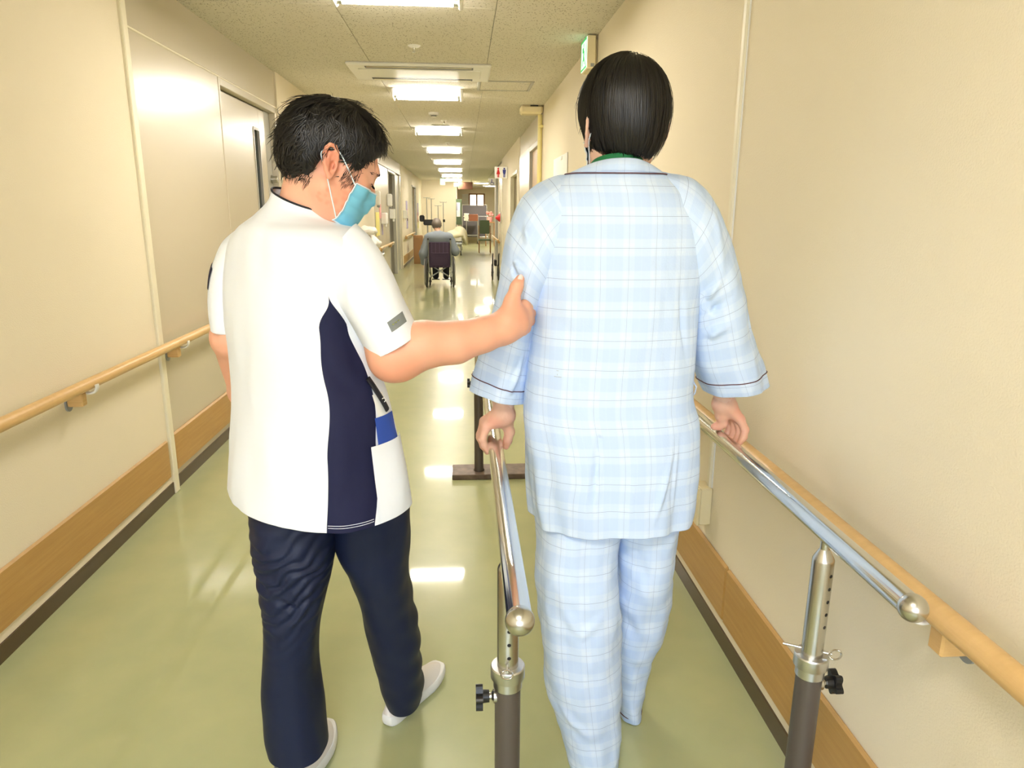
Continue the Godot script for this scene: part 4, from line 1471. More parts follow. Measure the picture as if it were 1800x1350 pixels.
	wpart(o, "hair", hm, M["black hair"], "straight black hair cut to the nape")
	face_mask(hb, hx, o, -1.0)

	# --- pyjama jacket
	var jk := [tilt([Vector3(0.3427, 1.4816, -1.6), Vector3(0.0752, 0, 0), Vector3(0, 0, 0.064), 2], 0.018), tilt([Vector3(0.3401, 1.4719, -1.6), Vector3(0.0989, 0, 0), Vector3(0, 0, 0.075), 2], 0.016), [Vector3(0.3384, 1.4562, -1.602), Vector3(0.1383, 0, 0), Vector3(0, 0, 0.092), 2], [Vector3(0.3428, 1.4233, -1.604), Vector3(0.1849, 0, 0), Vector3(0, 0, 0.112), 2.1], [Vector3(0.3463, 1.3737, -1.606), Vector3(0.2055, 0, 0), Vector3(0, 0, 0.126), 2.2], [Vector3(0.3467, 1.3042, -1.606), Vector3(0.205, 0, 0), Vector3(0, 0, 0.134), 2.3], [Vector3(0.3488, 1.2202, -1.606), Vector3(0.1957, 0, 0), Vector3(0, 0, 0.134), 2.4], [Vector3(0.3486, 1.1343, -1.604), Vector3(0.1932, 0, 0), Vector3(0, 0, 0.13), 2.4], [Vector3(0.3454, 1.0395, -1.602), Vector3(0.197, 0, 0), Vector3(0, 0, 0.128), 2.4], [Vector3(0.3436, 0.9564, -1.6), Vector3(0.1998, 0, 0), Vector3(0, 0, 0.13), 2.4], [Vector3(0.3533, 0.8923, -1.6), Vector3(0.2101, 0, 0), Vector3(0, 0, 0.134), 2.4], [Vector3(0.3601, 0.8123, -1.6), Vector3(0.2091, 0, 0), Vector3(0, 0, 0.138), 2.4], [Vector3(0.3609, 0.7231, -1.6), Vector3(0.2032, 0, 0), Vector3(0, 0, 0.138), 2.4], [Vector3(0.3621, 0.6562, -1.6), Vector3(0.1964, 0, 0), Vector3(0, 0, 0.138), 2.4]]
	var jd := func(th: float, t: float, p: Vector3) -> float:
		var d := wave(p, Vector3(7, 3.5, 7), 0.006) + wave(p, Vector3(22, 8, 22), 0.0016)
		# tucks that fall from the waist to the hem
		var low := clampf((t - 0.60) * 3.0, 0.0, 1.0)
		d += low * low * (sin(th * 9.0 + 1.3 * sin(p.y * 7.0)) * 0.0052 + sin(th * 17.0 + p.y * 9.0) * 0.0024)
		d += fold(p, Vector3(0.138, 0.9301, -1.5), Vector3(0.2433, 0.9114, -1.47), 0.008, 0.009)
		d += fold(p, Vector3(0.2973, 0.9, -1.47), Vector3(0.2823, 0.685, -1.46), 0.0072, -0.009)
		d += fold(p, Vector3(0.1798, 0.9124, -1.47), Vector3(0.1682, 0.6973, -1.47), 0.008, 0.0105)
		d += fold(p, Vector3(0.2091, 0.908, -1.47), Vector3(0.2063, 0.687, -1.46), 0.0064, -0.0075)
		d += fold(p, Vector3(0.4683, 0.8533, -1.48), Vector3(0.4302, 0.6883, -1.46), 0.0096, 0.0075)
		for e in [[Vector3(0.23, 0.8779, -1.46), Vector3(0.2224, 0.6725, -1.46)], [Vector3(0.2584, 0.8641, -1.46), Vector3(0.2548, 0.7278, -1.46)], [Vector3(0.3103, 0.9097, -1.46), Vector3(0.291, 0.6636, -1.46)], [Vector3(0.3837, 0.8213, -1.46), Vector3(0.3721, 0.6827, -1.46)], [Vector3(0.4859, 0.9072, -1.48), Vector3(0.4852, 0.7133, -1.48)], [Vector3(0.1593, 0.8956, -1.49), Vector3(0.1846, 0.8582, -1.48)]]:
			d += fold(p, e[0], e[1], 0.0065, 0.0042)
		d += fold(p, Vector3(0.4603, 1.2741, -1.5), Vector3(0.5026, 1.0604, -1.5), 0.0096, -0.009)
		d += fold(p, Vector3(0.1573, 1.3329, -1.5), Vector3(0.1534, 1.1886, -1.5), 0.0096, -0.009)
		return d
	var jm := MB.new()
	loft(jm, jk, 250, 190, jd, -PI, PI, 0.0, 1.0, 0.02)
	var jacket := wpart(o, "pyjama_jacket", jm, M["pajama plaid"], "loose pale blue checked jacket")
	var rs := [rk(Vector3(0.4284, 1.4789, -1.6), Vector3(0.3932, 1.3616, -1.6), 0.060), rk(Vector3(0.4862, 1.4699, -1.602), Vector3(0.4349, 1.3176, -1.6), 0.084), rk(Vector3(0.553, 1.4288, -1.606), Vector3(0.4741, 1.2659, -1.606), 0.100), rk(Vector3(0.5991, 1.3498, -1.61), Vector3(0.4998, 1.2197, -1.61), 0.102), rk(Vector3(0.6375, 1.2523, -1.615), Vector3(0.5203, 1.1791, -1.615), 0.096), rk(Vector3(0.6768, 1.1489, -1.625), Vector3(0.5385, 1.0999, -1.625), 0.090), rk(Vector3(0.7171, 1.054, -1.64), Vector3(0.5614, 1.0224, -1.64), 0.084), rk(Vector3(0.7529, 0.9724, -1.655), Vector3(0.6001, 0.9534, -1.655), 0.078)]
	var rd := func(th: float, t: float, p: Vector3) -> float:
		var d := wave(p, Vector3(9, 5, 9), 0.006) + wave(p + Vector3(3, 0, 0), Vector3(24, 14, 24), 0.002)
		d += fold(p, Vector3(0.5185, 1.1582, -1.53), Vector3(0.561, 1.2355, -1.52), 0.011, 0.015)
		d += fold(p, Vector3(0.5251, 1.1389, -1.53), Vector3(0.5961, 1.2155, -1.53), 0.010, -0.0135)
		d += fold(p, Vector3(0.53, 1.0894, -1.55), Vector3(0.5993, 1.1434, -1.54), 0.013, 0.0135)
		d += fold(p, Vector3(0.5321, 1.096, -1.55), Vector3(0.5584, 1.0839, -1.55), 0.007, -0.0105)
		d += fold(p, Vector3(0.6458, 1.1716, -1.57), Vector3(0.6908, 0.9596, -1.6), 0.008, 0.015)
		d += fold(p, Vector3(0.6653, 1.1502, -1.58), Vector3(0.7065, 0.9568, -1.61), 0.008, -0.018)
		d += fold(p, Vector3(0.5406, 1.3819, -1.52), Vector3(0.5667, 1.2604, -1.52), 0.012, 0.009)
		d += t * t * sin(th * 5.0) * 0.004
		return d
	loft_part(jacket, "sleeve", rs, rd)
	var ls := [rk(Vector3(0.3049, 1.3611, -1.6), Vector3(0.2576, 1.4735, -1.6), 0.060), rk(Vector3(0.2675, 1.3169, -1.6), Vector3(0.1949, 1.4621, -1.602), 0.084), rk(Vector3(0.2282, 1.2655, -1.606), Vector3(0.1352, 1.4216, -1.606), 0.100), rk(Vector3(0.1982, 1.2198, -1.61), Vector3(0.0992, 1.3385, -1.61), 0.102), rk(Vector3(0.1784, 1.1798, -1.615), Vector3(0.0804, 1.2413, -1.615), 0.094), rk(Vector3(0.1646, 1.1018, -1.625), Vector3(0.0612, 1.1508, -1.625), 0.084), rk(Vector3(0.1536, 1.0117, -1.64), Vector3(0.0332, 1.0531, -1.64), 0.078), rk(Vector3(0.1461, 0.9352, -1.655), Vector3(0.0152, 0.9712, -1.655), 0.072)]
	var ld := func(th: float, t: float, p: Vector3) -> float:
		var d := wave(p, Vector3(9, 5, 9), 0.006) + wave(p + Vector3(3, 0, 0), Vector3(24, 14, 24), 0.002)
		d += fold(p, Vector3(0.142, 1.2599, -1.52), Vector3(0.081, 1.2893, -1.53), 0.010, 0.012)
		d += fold(p, Vector3(0.1371, 1.2282, -1.53), Vector3(0.1007, 1.2773, -1.53), 0.008, -0.012)
		d += fold(p, Vector3(0.1474, 1.3202, -1.52), Vector3(0.1139, 1.3791, -1.52), 0.011, 0.0105)
		d += fold(p, Vector3(0.1417, 1.0701, -1.56), Vector3(0.1045, 0.9782, -1.58), 0.009, 0.0105)
		d += fold(p, Vector3(0.1289, 1.0503, -1.56), Vector3(0.1141, 0.9437, -1.58), 0.007, -0.0105)
		d += t * t * sin(th * 5.0 + 1.0) * 0.004
		return d
	loft_part(jacket, "sleeve", ls, ld)
	for q in [[rs, rd], [ls, ld]]:
		wpart(jacket, "piping", tubed(loft_line(q[0], 90, func(_f): return 0.925, -PI, PI, 0.0012, q[1]), 0.0013, 8, false), M["piping"])
	wpart(jacket, "piping", tubed(loft_line(jk, 60, func(f): return 0.105 + 0.022 * sin(PI * f), -1.5, 1.5, 0.0035, jd), 0.0014, 8), M["piping"])
	var band := MB.new()
	loft(band, jk, 70, 8, jd, -1.9, 1.9, 0.0, 0.115, 0.0, 0.0022)
	wpart(jacket, "neck_band", band, M["pajama plaid"])
	# tie at the side seam and the side vent of the front
	wpart(jacket, "tie_loop", one(func(mb: MB): mb.tube([Vector3(0.5337, 0.9938, -1.6), Vector3(0.5441, 1.0005, -1.595), Vector3(0.5533, 0.9848, -1.59), Vector3(0.5503, 0.968, -1.59), Vector3(0.5417, 0.9555, -1.595)], 0.0058, 8, true, 0.3)), M["pajama plaid"])
	wpart(o, "undershirt_collar", one(func(mb: MB):
		var c := Vector3(0.3415, 1.4744, -1.6)
		var rr := []
		for lv in [[0.0565, 0.021], [0.0600, 0.017], [0.0612, 0.008], [0.060, -0.02]]:
			var row := PackedVector3Array()
			for x in 48:
				var a := TAU * x / 48
				row.push_back(c + Vector3(sin(a) * lv[0], lv[1] + cos(a) * 0.016, cos(a) * lv[0]))
			rr.append(row)
		mb.grid(rr, true, [], true)), M["green shirt"], "green shirt neckline")
	# small laundry mark on the back
	wpart(jacket, "laundry_mark", one(func(mb: MB):
		for e in [[0.2058, 1.0475, 0.2093, 1.0475], [0.207, 1.0375, 0.207, 1.0425], [0.2, 1.0237, 0.2151, 1.0262], [0.207, 1.0325, 0.2047, 1.0175], [0.2081, 1.025, 0.214, 1.0187]]:
			var q0 := on_back(jk, jd, e[0], e[1])
			var q1 := on_back(jk, jd, e[2], e[3])
			mb.tube([q0, q1 + Vector3(0.0003, 0, 0)], 0.0007, 6, true, 0.5)), M["faded ink"])

	# --- pyjama trousers
	var lk := [[Vector3(0.2921, 0.7525, -1.605), Vector3(0.1189, 0, 0), Vector3(0, 0, 0.105), 2.2], [Vector3(0.2833, 0.6642, -1.6), Vector3(0.1078, 0, 0), Vector3(0, 0, 0.106), 2.2], [Vector3(0.2772, 0.5947, -1.585), Vector3(0.1036, 0, 0), Vector3(0, 0, 0.106), 2.2], [Vector3(0.2765, 0.512, -1.565), Vector3(0.1023, 0, 0), Vector3(0, 0, 0.102), 2.2], [Vector3(0.2821, 0.3812, -1.545), Vector3(0.0994, 0, 0), Vector3(0, 0, 0.092), 2.2], [Vector3(0.296, 0.2276, -1.53), Vector3(0.0935, 0, 0), Vector3(0, 0, 0.088), 2.2], [Vector3(0.3137, 0.0995, -1.52), Vector3(0.0777, 0, 0), Vector3(0, 0, 0.078), 2.2], [Vector3(0.3274, -0.0053, -1.51), Vector3(0.0635, 0, 0), Vector3(0, 0, 0.07), 2.2], [Vector3(0.3305, -0.0746, -1.51), Vector3(0.0558, 0, 0), Vector3(0, 0, 0.066), 2.2]]
	var legd := func(th: float, t: float, p: Vector3) -> float:
		var d := wave(p + Vector3(5, 0, 0), Vector3(8, 6, 8), 0.009) + wave(p, Vector3(20, 16, 20), 0.003)
		d += fold(p, Vector3(0.1861, 0.5145, -1.46), Vector3(0.2748, 0.4125, -1.45), 0.016, 0.007)
		d += fold(p, Vector3(0.1801, 0.4775, -1.46), Vector3(0.2421, 0.3679, -1.45), 0.012, -0.007)
		d += fold(p, Vector3(0.227, 0.2032, -1.46), Vector3(0.303, 0.1345, -1.44), 0.014, 0.006)
		d += fold(p, Vector3(0.336, 0.4644, -1.46), Vector3(0.2549, 0.3981, -1.45), 0.014, 0.006)
		return d
	loft_part(o, "pyjama_trouser_leg", lk, legd, 110, 120)
	var rl := [[Vector3(0.4516, 0.7473, -1.61), Vector3(0.0964, 0, 0), Vector3(0, 0, 0.105), 2.2], [Vector3(0.4555, 0.6547, -1.612), Vector3(0.0847, 0, 0), Vector3(0, 0, 0.106), 2.2], [Vector3(0.4592, 0.5734, -1.618), Vector3(0.0778, 0, 0), Vector3(0, 0, 0.104), 2.2], [Vector3(0.4587, 0.4702, -1.63), Vector3(0.0733, 0, 0), Vector3(0, 0, 0.102), 2.2], [Vector3(0.4652, 0.326, -1.66), Vector3(0.0735, 0, 0), Vector3(0, 0, 0.092), 2.2], [Vector3(0.456, 0.1916, -1.69), Vector3(0.0556, 0, 0), Vector3(0, 0, 0.082), 2.2], [Vector3(0.4567, 0.0797, -1.705), Vector3(0.042, 0, 0), Vector3(0, 0, 0.074), 2.2], [Vector3(0.462, 0.0022, -1.712), Vector3(0.0325, 0, 0), Vector3(0, 0, 0.068), 2.2]]
	loft_part(o, "pyjama_trouser_leg", rl, func(th: float, t: float, p: Vector3) -> float:
		var d := wave(p + Vector3(9, 0, 0), Vector3(8, 7, 8), 0.009) + wave(p, Vector3(20, 16, 20), 0.003)
		d += t * sin(p.y * 60.0 + p.x * 40.0 + 3.0 * sin(th)) * 0.0025
		return d, 100, 110)
	wpart(o, "cuff_piping", tubed(loft_line(rl, 80, func(f): return 0.955, -PI, PI, 0.001), 0.0013, 8, false), M["piping"])
	shoe(o, Transform3D(Basis(Vector3.UP, 0.06), Vector3(0.312, 0, -1.47)), 0.25, false, M["shoe white"], M["shoe tan"], false)
	shoe(o, Transform3D(Basis(Vector3.UP, -0.1), Vector3(0.452, 0, -1.70)), 0.25, true, M["shoe white"], M["shoe tan"], false)


func loft_part(o: Node3D, called: String, keys: Array, disp: Callable, nu := 100, nv := 100) -> void:
	var mb := MB.new()
	loft(mb, keys, nu, nv, disp, -PI, PI, 0.0, 1.0, 0.02)
	wpart(o, called, mb, M["pajama plaid"])


# the point on the back of the jacket at a given x and y
func on_back(keys: Array, disp: Callable, x: float, y: float) -> Vector3:
	var best := Vector3.ZERO
	var far := 1e9
	for a in 60:
		for b in 60:
			var k := ring_at(keys, lerpf(0.45, 0.62, b / 59.0) * (keys.size() - 1))
			var th := -0.9 + 1.0 * a / 59.0
			var p := ring_point(k, th)
			var e := absf(p.x - x) + absf(p.y - y)
			if e < far:
				far = e
				best = p + (p - k[0]).normalized() * (disp.call(th, lerpf(0.45, 0.62, b / 59.0), p) + 0.0006)
	return best

# ---------------------------------------------------------------- the helper
func helper() -> void:
	var o := thing("person", "person in white tunic with navy side panel and face mask, holding the patient's arm", "person", Vector3(-0.36, 0, -1.55))
	var skin := MB.new()
	var face := Vector3(sin(1.18) * cos(0.45), -sin(0.45), -cos(1.18) * cos(0.45))
	var hz := -face
	var hxx := Vector3.UP.cross(hz).normalized()
	var hx := Transform3D(Basis(hxx, hz.cross(hxx), hz) * Basis(Vector3.BACK, -0.03), Vector3(-0.2723, 1.479, -1.53))
	var neck_foot := Vector3(-0.3483, 1.3528, -1.535)
	var hb := head_blob(hx.affine_inverse() * neck_foot, 0.047)
	hb.build(skin, 0.0030, hx)
	for k in skin.v.size():
		skin.c[k] = Color(1.0, 0.93, 0.90)
	paint(skin, 0, hx * Vector3(0.09, 0.0, 0.02), 0.048, Color(1.0, 0.66, 0.62, 0.85))
	paint(skin, 0, hx * Vector3(0.060, -0.045, -0.045), 0.06, Color(1.0, 0.76, 0.70, 0.55))
	for k in 60:
		var a := hx * Vector3(0.05 + rng.randf() * 0.025, -0.03 - rng.randf() * 0.05, -0.06 + rng.randf() * 0.07)
		paint(skin, 0, a, 0.004 + rng.randf() * 0.004, Color(0.92, 0.55, 0.48, 0.35))
	var from := skin.v.size()
	var bd := Blob.new()
	bd.cap(Vector3(-0.3439, 1.2939, -1.535), Vector3(-0.352, 1.1844, -1.54), 0.05, 0.07, 0.06)
	bd.cap(Vector3(-0.4291, 1.2475, -1.585), Vector3(-0.2662, 1.2552, -1.5), 0.042, 0.042, 0.05)
	bd.cap(Vector3(-0.3974, 1.1051, -1.565), Vector3(-0.3246, 1.1138, -1.515), 0.075, 0.075, 0.05)
	bd.cap(Vector3(-0.3837, 0.8378, -1.565), Vector3(-0.3025, 0.8542, -1.515), 0.085, 0.085, 0.05)
	bd.chain([Vector3(-0.3931, 0.7072, -1.54), Vector3(-0.4139, 0.4233, -1.52), Vector3(-0.4207, 0.0784, -1.51)], [0.072, 0.05, 0.036], 0.02)
	bd.chain([Vector3(-0.2411, 0.6901, -1.57), Vector3(-0.196, 0.3182, -1.67), Vector3(-0.1768, 0.0498, -1.745)], [0.066, 0.042, 0.034], 0.02)
	bd.chain([Vector3(-0.4911, 1.2514, -1.61), Vector3(-0.5331, 1.1036, -1.62), Vector3(-0.5556, 0.9438, -1.74), Vector3(-0.5568, 0.8822, -1.8)], [0.05, 0.040, 0.030, 0.026], 0.02)
	# right arm: upper arm, elbow, forearm
	bd.chain([Vector3(-0.2128, 1.2536, -1.455), Vector3(-0.1651, 1.153, -1.425)], [0.044, 0.044], 0.02)
	bd.build(skin, 0.011)
	var lh := Blob.new()
	var lwr := Vector3(-0.5568, 0.8822, -1.8)
	var fwd := (lwr - Vector3(-0.5556, 0.9438, -1.74)).normalized()
	lh.cap(lwr - fwd * 0.03, lwr, 0.027, 0.025, 0.015)
	for j in 4:
		var sd2 := Vector3(0.3, 0.25, -0.9).normalized().cross(fwd).normalized() * (0.019 * (j - 1.5))
		var mcp := lwr + fwd * 0.085 + sd2
		lh.cap(lwr + sd2 * 0.6, mcp, 0.018, 0.0125, 0.016)
		var fl: float = [0.8, 1.0, 1.06, 0.96][j]
		lh.chain([mcp, mcp + (fwd * 0.036 + Vector3(0.006, -0.004, -0.004)) * fl, mcp + (fwd * 0.056 + Vector3(0.016, -0.010, -0.008)) * fl, mcp + (fwd * 0.068 + Vector3(0.028, -0.016, -0.010)) * fl], [0.0115, 0.0100, 0.0088, 0.0072], 0.005)
	lh.chain([lwr + fwd * 0.02, lwr + fwd * 0.05 + Vector3(0.034, 0.0, -0.016), lwr + fwd * 0.085 + Vector3(0.042, -0.004, -0.022)], [0.019, 0.013, 0.0088], 0.010)
	lh.build(skin, 0.0036)
	var ar := Blob.new()
	ar.chain([Vector3(-0.1757, 1.1763, -1.425), Vector3(-0.1423, 1.1063, -1.41), Vector3(-0.0816, 1.1228, -1.42), Vector3(-0.0179, 1.1244, -1.435), Vector3(0.0416, 1.1374, -1.455), Vector3(0.0831, 1.148, -1.47)], [0.044, 0.0465, 0.0435, 0.0385, 0.0315, 0.0285], 0.03)
	ar.cap(Vector3(-0.1452, 1.0898, -1.41), Vector3(-0.1293, 1.0892, -1.412), 0.034, 0.034, 0.03)
	# the hand: back towards the camera, thumb up, fingers round the arm
	var w := Vector3(0.0831, 1.148, -1.47)
	ar.cap(w, Vector3(0.1065, 1.1759, -1.478), 0.0285, 0.0255, 0.02)
	ar.cap(w, Vector3(0.1179, 1.152, -1.482), 0.0275, 0.0225, 0.02)
	for j in 4:
		var mcp: Vector3 = [Vector3(0.1304, 1.1905, -1.505), Vector3(0.136, 1.1724, -1.51), Vector3(0.1352, 1.1547, -1.512), Vector3(0.1277, 1.1387, -1.51)][j]
		ar.cap(w + Vector3(0.004, 0.008 - 0.005 * j, 0), mcp, 0.020, 0.0135, 0.016)
		var ln: float = [1.0, 1.08, 1.0, 0.82][j]
		ar.chain([mcp, mcp + Vector3(0.013, -0.004, -0.038) * ln, mcp + Vector3(0.010, -0.006, -0.062) * ln, mcp + Vector3(-0.006, -0.006, -0.078) * ln], [0.0125, 0.0105, 0.0092, 0.0078], 0.006)
	ar.chain([Vector3(0.0937, 1.1714, -1.468), Vector3(0.1025, 1.2052, -1.476), Vector3(0.1125, 1.2331, -1.484), Vector3(0.1199, 1.2495, -1.488)], [0.0225, 0.0150, 0.0120, 0.0098], 0.012)
	ar.build(skin, 0.0030)
	for k in range(from, skin.v.size()): skin.c[k] = Color(1.0, 0.90, 0.85)
	paint(skin, from, Vector3(-0.1313, 1.0798, -1.38), 0.06, Color(1.0, 0.74, 0.66, 0.7))
	paint(skin, from, Vector3(0.119, 1.2552, -1.478), 0.016, Color(1.0, 0.78, 0.76, 0.8))
	for p: Vector3 in [Vector3(0.1071, 1.1888, -1.455), Vector3(0.1325, 1.1685, -1.47)]:
		paint(skin, from, p, 0.03, Color(1.0, 0.78, 0.70, 0.45))
	var body := wpart(o, "body", skin, M["fair skin"])
	# thumb nail
	wpart(o, "thumb_nail", one(func(mb: MB): mb.ball(Vector3(0.1198, 1.2526, -1.4795), Vector3(0.0058, 0.0082, 0.0022), Basis(Vector3.BACK, -0.35), 14, 8)), M["pale nail"])

	# --- hair: short at the nape, longer and tousled on top
	var env := Blob.new()
	env.ell(Vector3(0, 0.038, 0.012), Vector3(0.081, 0.083, 0.101))
	env.ell(Vector3(0, 0.060, -0.010), Vector3(0.070, 0.056, 0.076), Basis(), 0.03)
	env.ell(Vector3(0, 0.0, 0.046), Vector3(0.066, 0.062, 0.055), Basis(), 0.03)
	var base := Blob.new()
	base.bones.append_array(env.bones)
	base.ell(Vector3(0, -0.040, -0.158), Vector3(0.13, 0.125, 0.128), Basis(Vector3.RIGHT, 0.3), 0.01, true)
	base.ell(Vector3(0.09, -0.042, 0.006), Vector3(0.05, 0.055, 0.036), Basis(), 0.012, true)
	base.ell(Vector3(-0.09, -0.042, 0.006), Vector3(0.05, 0.055, 0.036), Basis(), 0.012, true)
	base.ell(Vector3(0, -0.30, 0.02), Vector3(0.30, 0.25, 0.30), Basis(Vector3.RIGHT, 0.10), 0.012, true)
	var hm := MB.new()
	base.build(hm, 0.004, hx, Vector3(-0.12, -0.09, -0.14), Vector3(0.12, 0.17, 0.15))
	for k in hm.v.size():
		var q := hx.affine_inverse() * hm.v[k]
		hm.v[k] += hm.n[k] * (noise.get_noise_3d(q.x * 26.0, q.y * 20.0, q.z * 26.0) * 0.008 - 0.003)
	var flow := func(p: Vector3, crown: Vector3) -> Vector3:
		var away := (p - crown).normalized()
		var swirl := away.cross(Vector3.UP) * 0.35
		var lumps := Vector3(noise.get_noise_3d(p.x * 26, p.y * 26, p.z * 26), 0.5 * noise.get_noise_3d(p.y * 30, p.z * 26 + 4, p.x * 26), noise.get_noise_3d(p.z * 26 + 9, p.y * 26, p.x * 26)) * 1.7
		return away + swirl + lumps + Vector3(0, -0.35, 0)
	var keep := func(p: Vector3) -> bool:
		if p.z < -0.02 and p.y < 0.074 + (p.z + 0.02) * -0.2: return p.y > -0.012 and p.z > -0.045 and p.z < -0.016 and absf(p.x) > 0.06
		if absf(p.x) > 0.05 and p.y < 0.040 and p.z < 0.046 and p.z > -0.016: return false
		return p.y > -0.045 - p.z * 0.25
	strands(hm, env, 5200, Vector3(0.01, 0.118, 0.05), {"xf": hx, "mid": Vector3(0, 0.04, 0.0), "flow": flow, "keep": keep, "steps": 7, "lift": 0.008, "curl": 0.9, "width": 0.0014, "wild": 0.7, "loose": 0.10,
		"length": func(p: Vector3) -> float: return (0.022 if p.z > -0.04 else 0.008) + (0.05 if p.z > -0.04 else 0.026) * clampf((p.y - 0.015) / 0.08, 0.0, 1.0)})
	# fine short hairs at the nape, temple and sideburn
	var fine := MB.new()
	var low := func(p: Vector3) -> bool:
		if p.z > 0.03: return p.y < 0.03 and p.y > -0.062
		return absf(p.x) > 0.058 and p.z < -0.018 and p.z > -0.05 and p.y < 0.055 and p.y > -0.030 + absf(p.z + 0.03) * 0.6
	strands(fine, hb, 3600, Vector3(0.01, 0.135, 0.02), {"xf": hx, "mid": Vector3(0, 0.02, 0.0), "flow": func(p: Vector3, _c: Vector3) -> Vector3: return Vector3(0, -1, 0.2), "keep": low, "steps": 3, "lift": 0.0016, "curl": 0.3, "width": 0.0004,
		"length": func(_p: Vector3) -> float: return 0.014})
	# brow and lashes of the side we see
	for k in 70:
		var f := rng.randf()
		var p := Vector3(lerpf(0.018, 0.052, f), 0.024 + 0.004 * sin(PI * f) - 0.006 * f + rng.randfn() * 0.0015, -0.0)
		var zz := -0.13
		for q in 10: zz += hb.field(Vector3(p.x, p.y, zz), hb.bones) * 0.8
		var a := Vector3(p.x, p.y, zz - 0.0006)
		fine.tube([hx * a, hx * (a + Vector3(0.006, -0.001, 0.001))], 0.0006, 5)
	for k in 16:
		var f := k / 15.0
		var a := Vector3(lerpf(0.020, 0.044, f), 0.0005 - 0.002 * sin(PI * f), -0.0)
		var zz := -0.13
		for q in 10: zz += hb.field(Vector3(a.x, a.y, zz), hb.bones) * 0.8
		a.z = zz
		fine.tube([hx * a, hx * (a + Vector3(0.002 * f, -0.004, -0.007))], 0.0006, 5)
	var hair := wpart(o, "hair", hm, M["black hair"], "short tousled black hair")
	wpart(hair, "short_hair", fine, M["scalp hair"])
	face_mask(hb, hx, o, 1.0)

	# --- tunic
	var tk := [tilt([Vector3(-0.3363, 1.4105, -1.53), Vector3(0.0404, 0, 0.0404), Vector3(-0.0383, 0, 0.0383), 2], 0.008, -0.022), tilt([Vector3(-0.3359, 1.3899, -1.53), Vector3(0.0468, 0, 0.0468), Vector3(-0.0445, 0, 0.0445), 2], 0.006, -0.018), tilt([Vector3(-0.3422, 1.3691, -1.53), Vector3(0.0722, 0, 0.0722), Vector3(-0.0592, 0, 0.0592), 2], 0.002, -0.008), [Vector3(-0.346, 1.3482, -1.532), Vector3(0.1046, 0, 0.1046), Vector3(-0.0753, 0, 0.0753), 2.1], [Vector3(-0.3512, 1.3117, -1.535), Vector3(0.1261, 0, 0.1261), Vector3(-0.0833, 0, 0.0833), 2.2], [Vector3(-0.3659, 1.2397, -1.537), Vector3(0.1288, 0, 0.1288), Vector3(-0.0824, 0, 0.0824), 2.2], [Vector3(-0.3659, 1.1596, -1.54), Vector3(0.1317, 0, 0.1317), Vector3(-0.0843, 0, 0.0843), 2.2], [Vector3(-0.3579, 1.0841, -1.54), Vector3(0.137, 0, 0.137), Vector3(-0.0877, 0, 0.0877), 2.2], [Vector3(-0.3455, 0.9935, -1.54), Vector3(0.149, 0, 0.149), Vector3(-0.0954, 0, 0.0954), 2.2], [Vector3(-0.3421, 0.9004, -1.54), Vector3(0.1593, 0, 0.1593), Vector3(-0.1052, 0, 0.1052), 2.2], [Vector3(-0.3419, 0.8046, -1.54), Vector3(0.1692, 0, 0.1692), Vector3(-0.115, 0, 0.115), 2.2], [Vector3(-0.3428, 0.7543, -1.54), Vector3(0.1742, 0, 0.1742), Vector3(-0.1184, 0, 0.1184), 2.2]]
	var td := func(th: float, t: float, p: Vector3) -> float:
		var d := wave(p, Vector3(6, 3.2, 6), 0.007) + wave(p, Vector3(18, 9, 18), 0.0014)
		d += fold(p, Vector3(-0.3068, 1.2915, -1.4), Vector3(-0.1944, 1.1831, -1.38), 0.020, -0.006)
		d += fold(p, Vector3(-0.3041, 1.2476, -1.4), Vector3(-0.2129, 1.138, -1.38), 0.022, 0.0075)
		d += fold(p, Vector3(-0.3523, 1.1806, -1.4), Vector3(-0.2234, 1.0338, -1.38), 0.024, -0.006)
		d += fold(p, Vector3(-0.346, 1.112, -1.4), Vector3(-0.2375, 0.9744, -1.38), 0.022, 0.006)
		d += clampf((t - 0.6) * 2.5, 0.0, 1.0) * sin(th * 6.0 + 1.0) * 0.004
		return d
	var steps := func(t: float, at: Array) -> float:
		for j in at.size() - 1:
			if t <= at[j + 1][0]: return lerpf(at[j][1], at[j + 1][1], smoothstep(at[j][0], at[j + 1][0], t))
		return at[-1][1]
	var seam_b := func(t: float) -> float: return steps.call(t, [[0.0, 1.34], [0.47, 1.34], [0.545, 1.15], [0.675, 1.07], [0.818, 0.95], [1.0, 0.905]])
	var seam_f := func(t: float) -> float: return steps.call(t, [[0.0, 1.34], [0.47, 1.34], [0.545, 1.6], [0.66, 1.75], [0.818, 1.6], [1.0, 1.47]])
	var back := MB.new()
	loft(back, tk, 120, 130, td, -4.0, seam_b, 0.0, 1.0, 0.02)
	var tunic := wpart(o, "tunic", back, M["white tunic"], "white tunic back and left side")
	var front := MB.new()
	loft(front, tk, 40, 110, td, seam_f, TAU - 4.0, 0.0, 1.0, 0.02)
	wpart(tunic, "front_panel", front, M["white tunic"])
	var side := MB.new()
	loft(side, tk, 30, 90, td, seam_b, seam_f, 0.471, 1.0, 0.02)
	var sp := wpart(tunic, "side_panel", side, M["navy tunic"], "navy side panel")
	for e: float in [0.962, 0.972]:
		wpart(sp, "hem_stitching", tubed(loft_line(tk, 30, func(_f): return e, 0.92, 1.46, 0.0006, td), 0.0007, 6), M["thread"])
	# standing collar with black edge
	var col := loft_line(tk, 60, func(_f): return 0.0, -PI, PI, 0.0, td)
	wpart(tunic, "collar_edge", tubed(col, 0.0022, 8, false), M["black piping"])
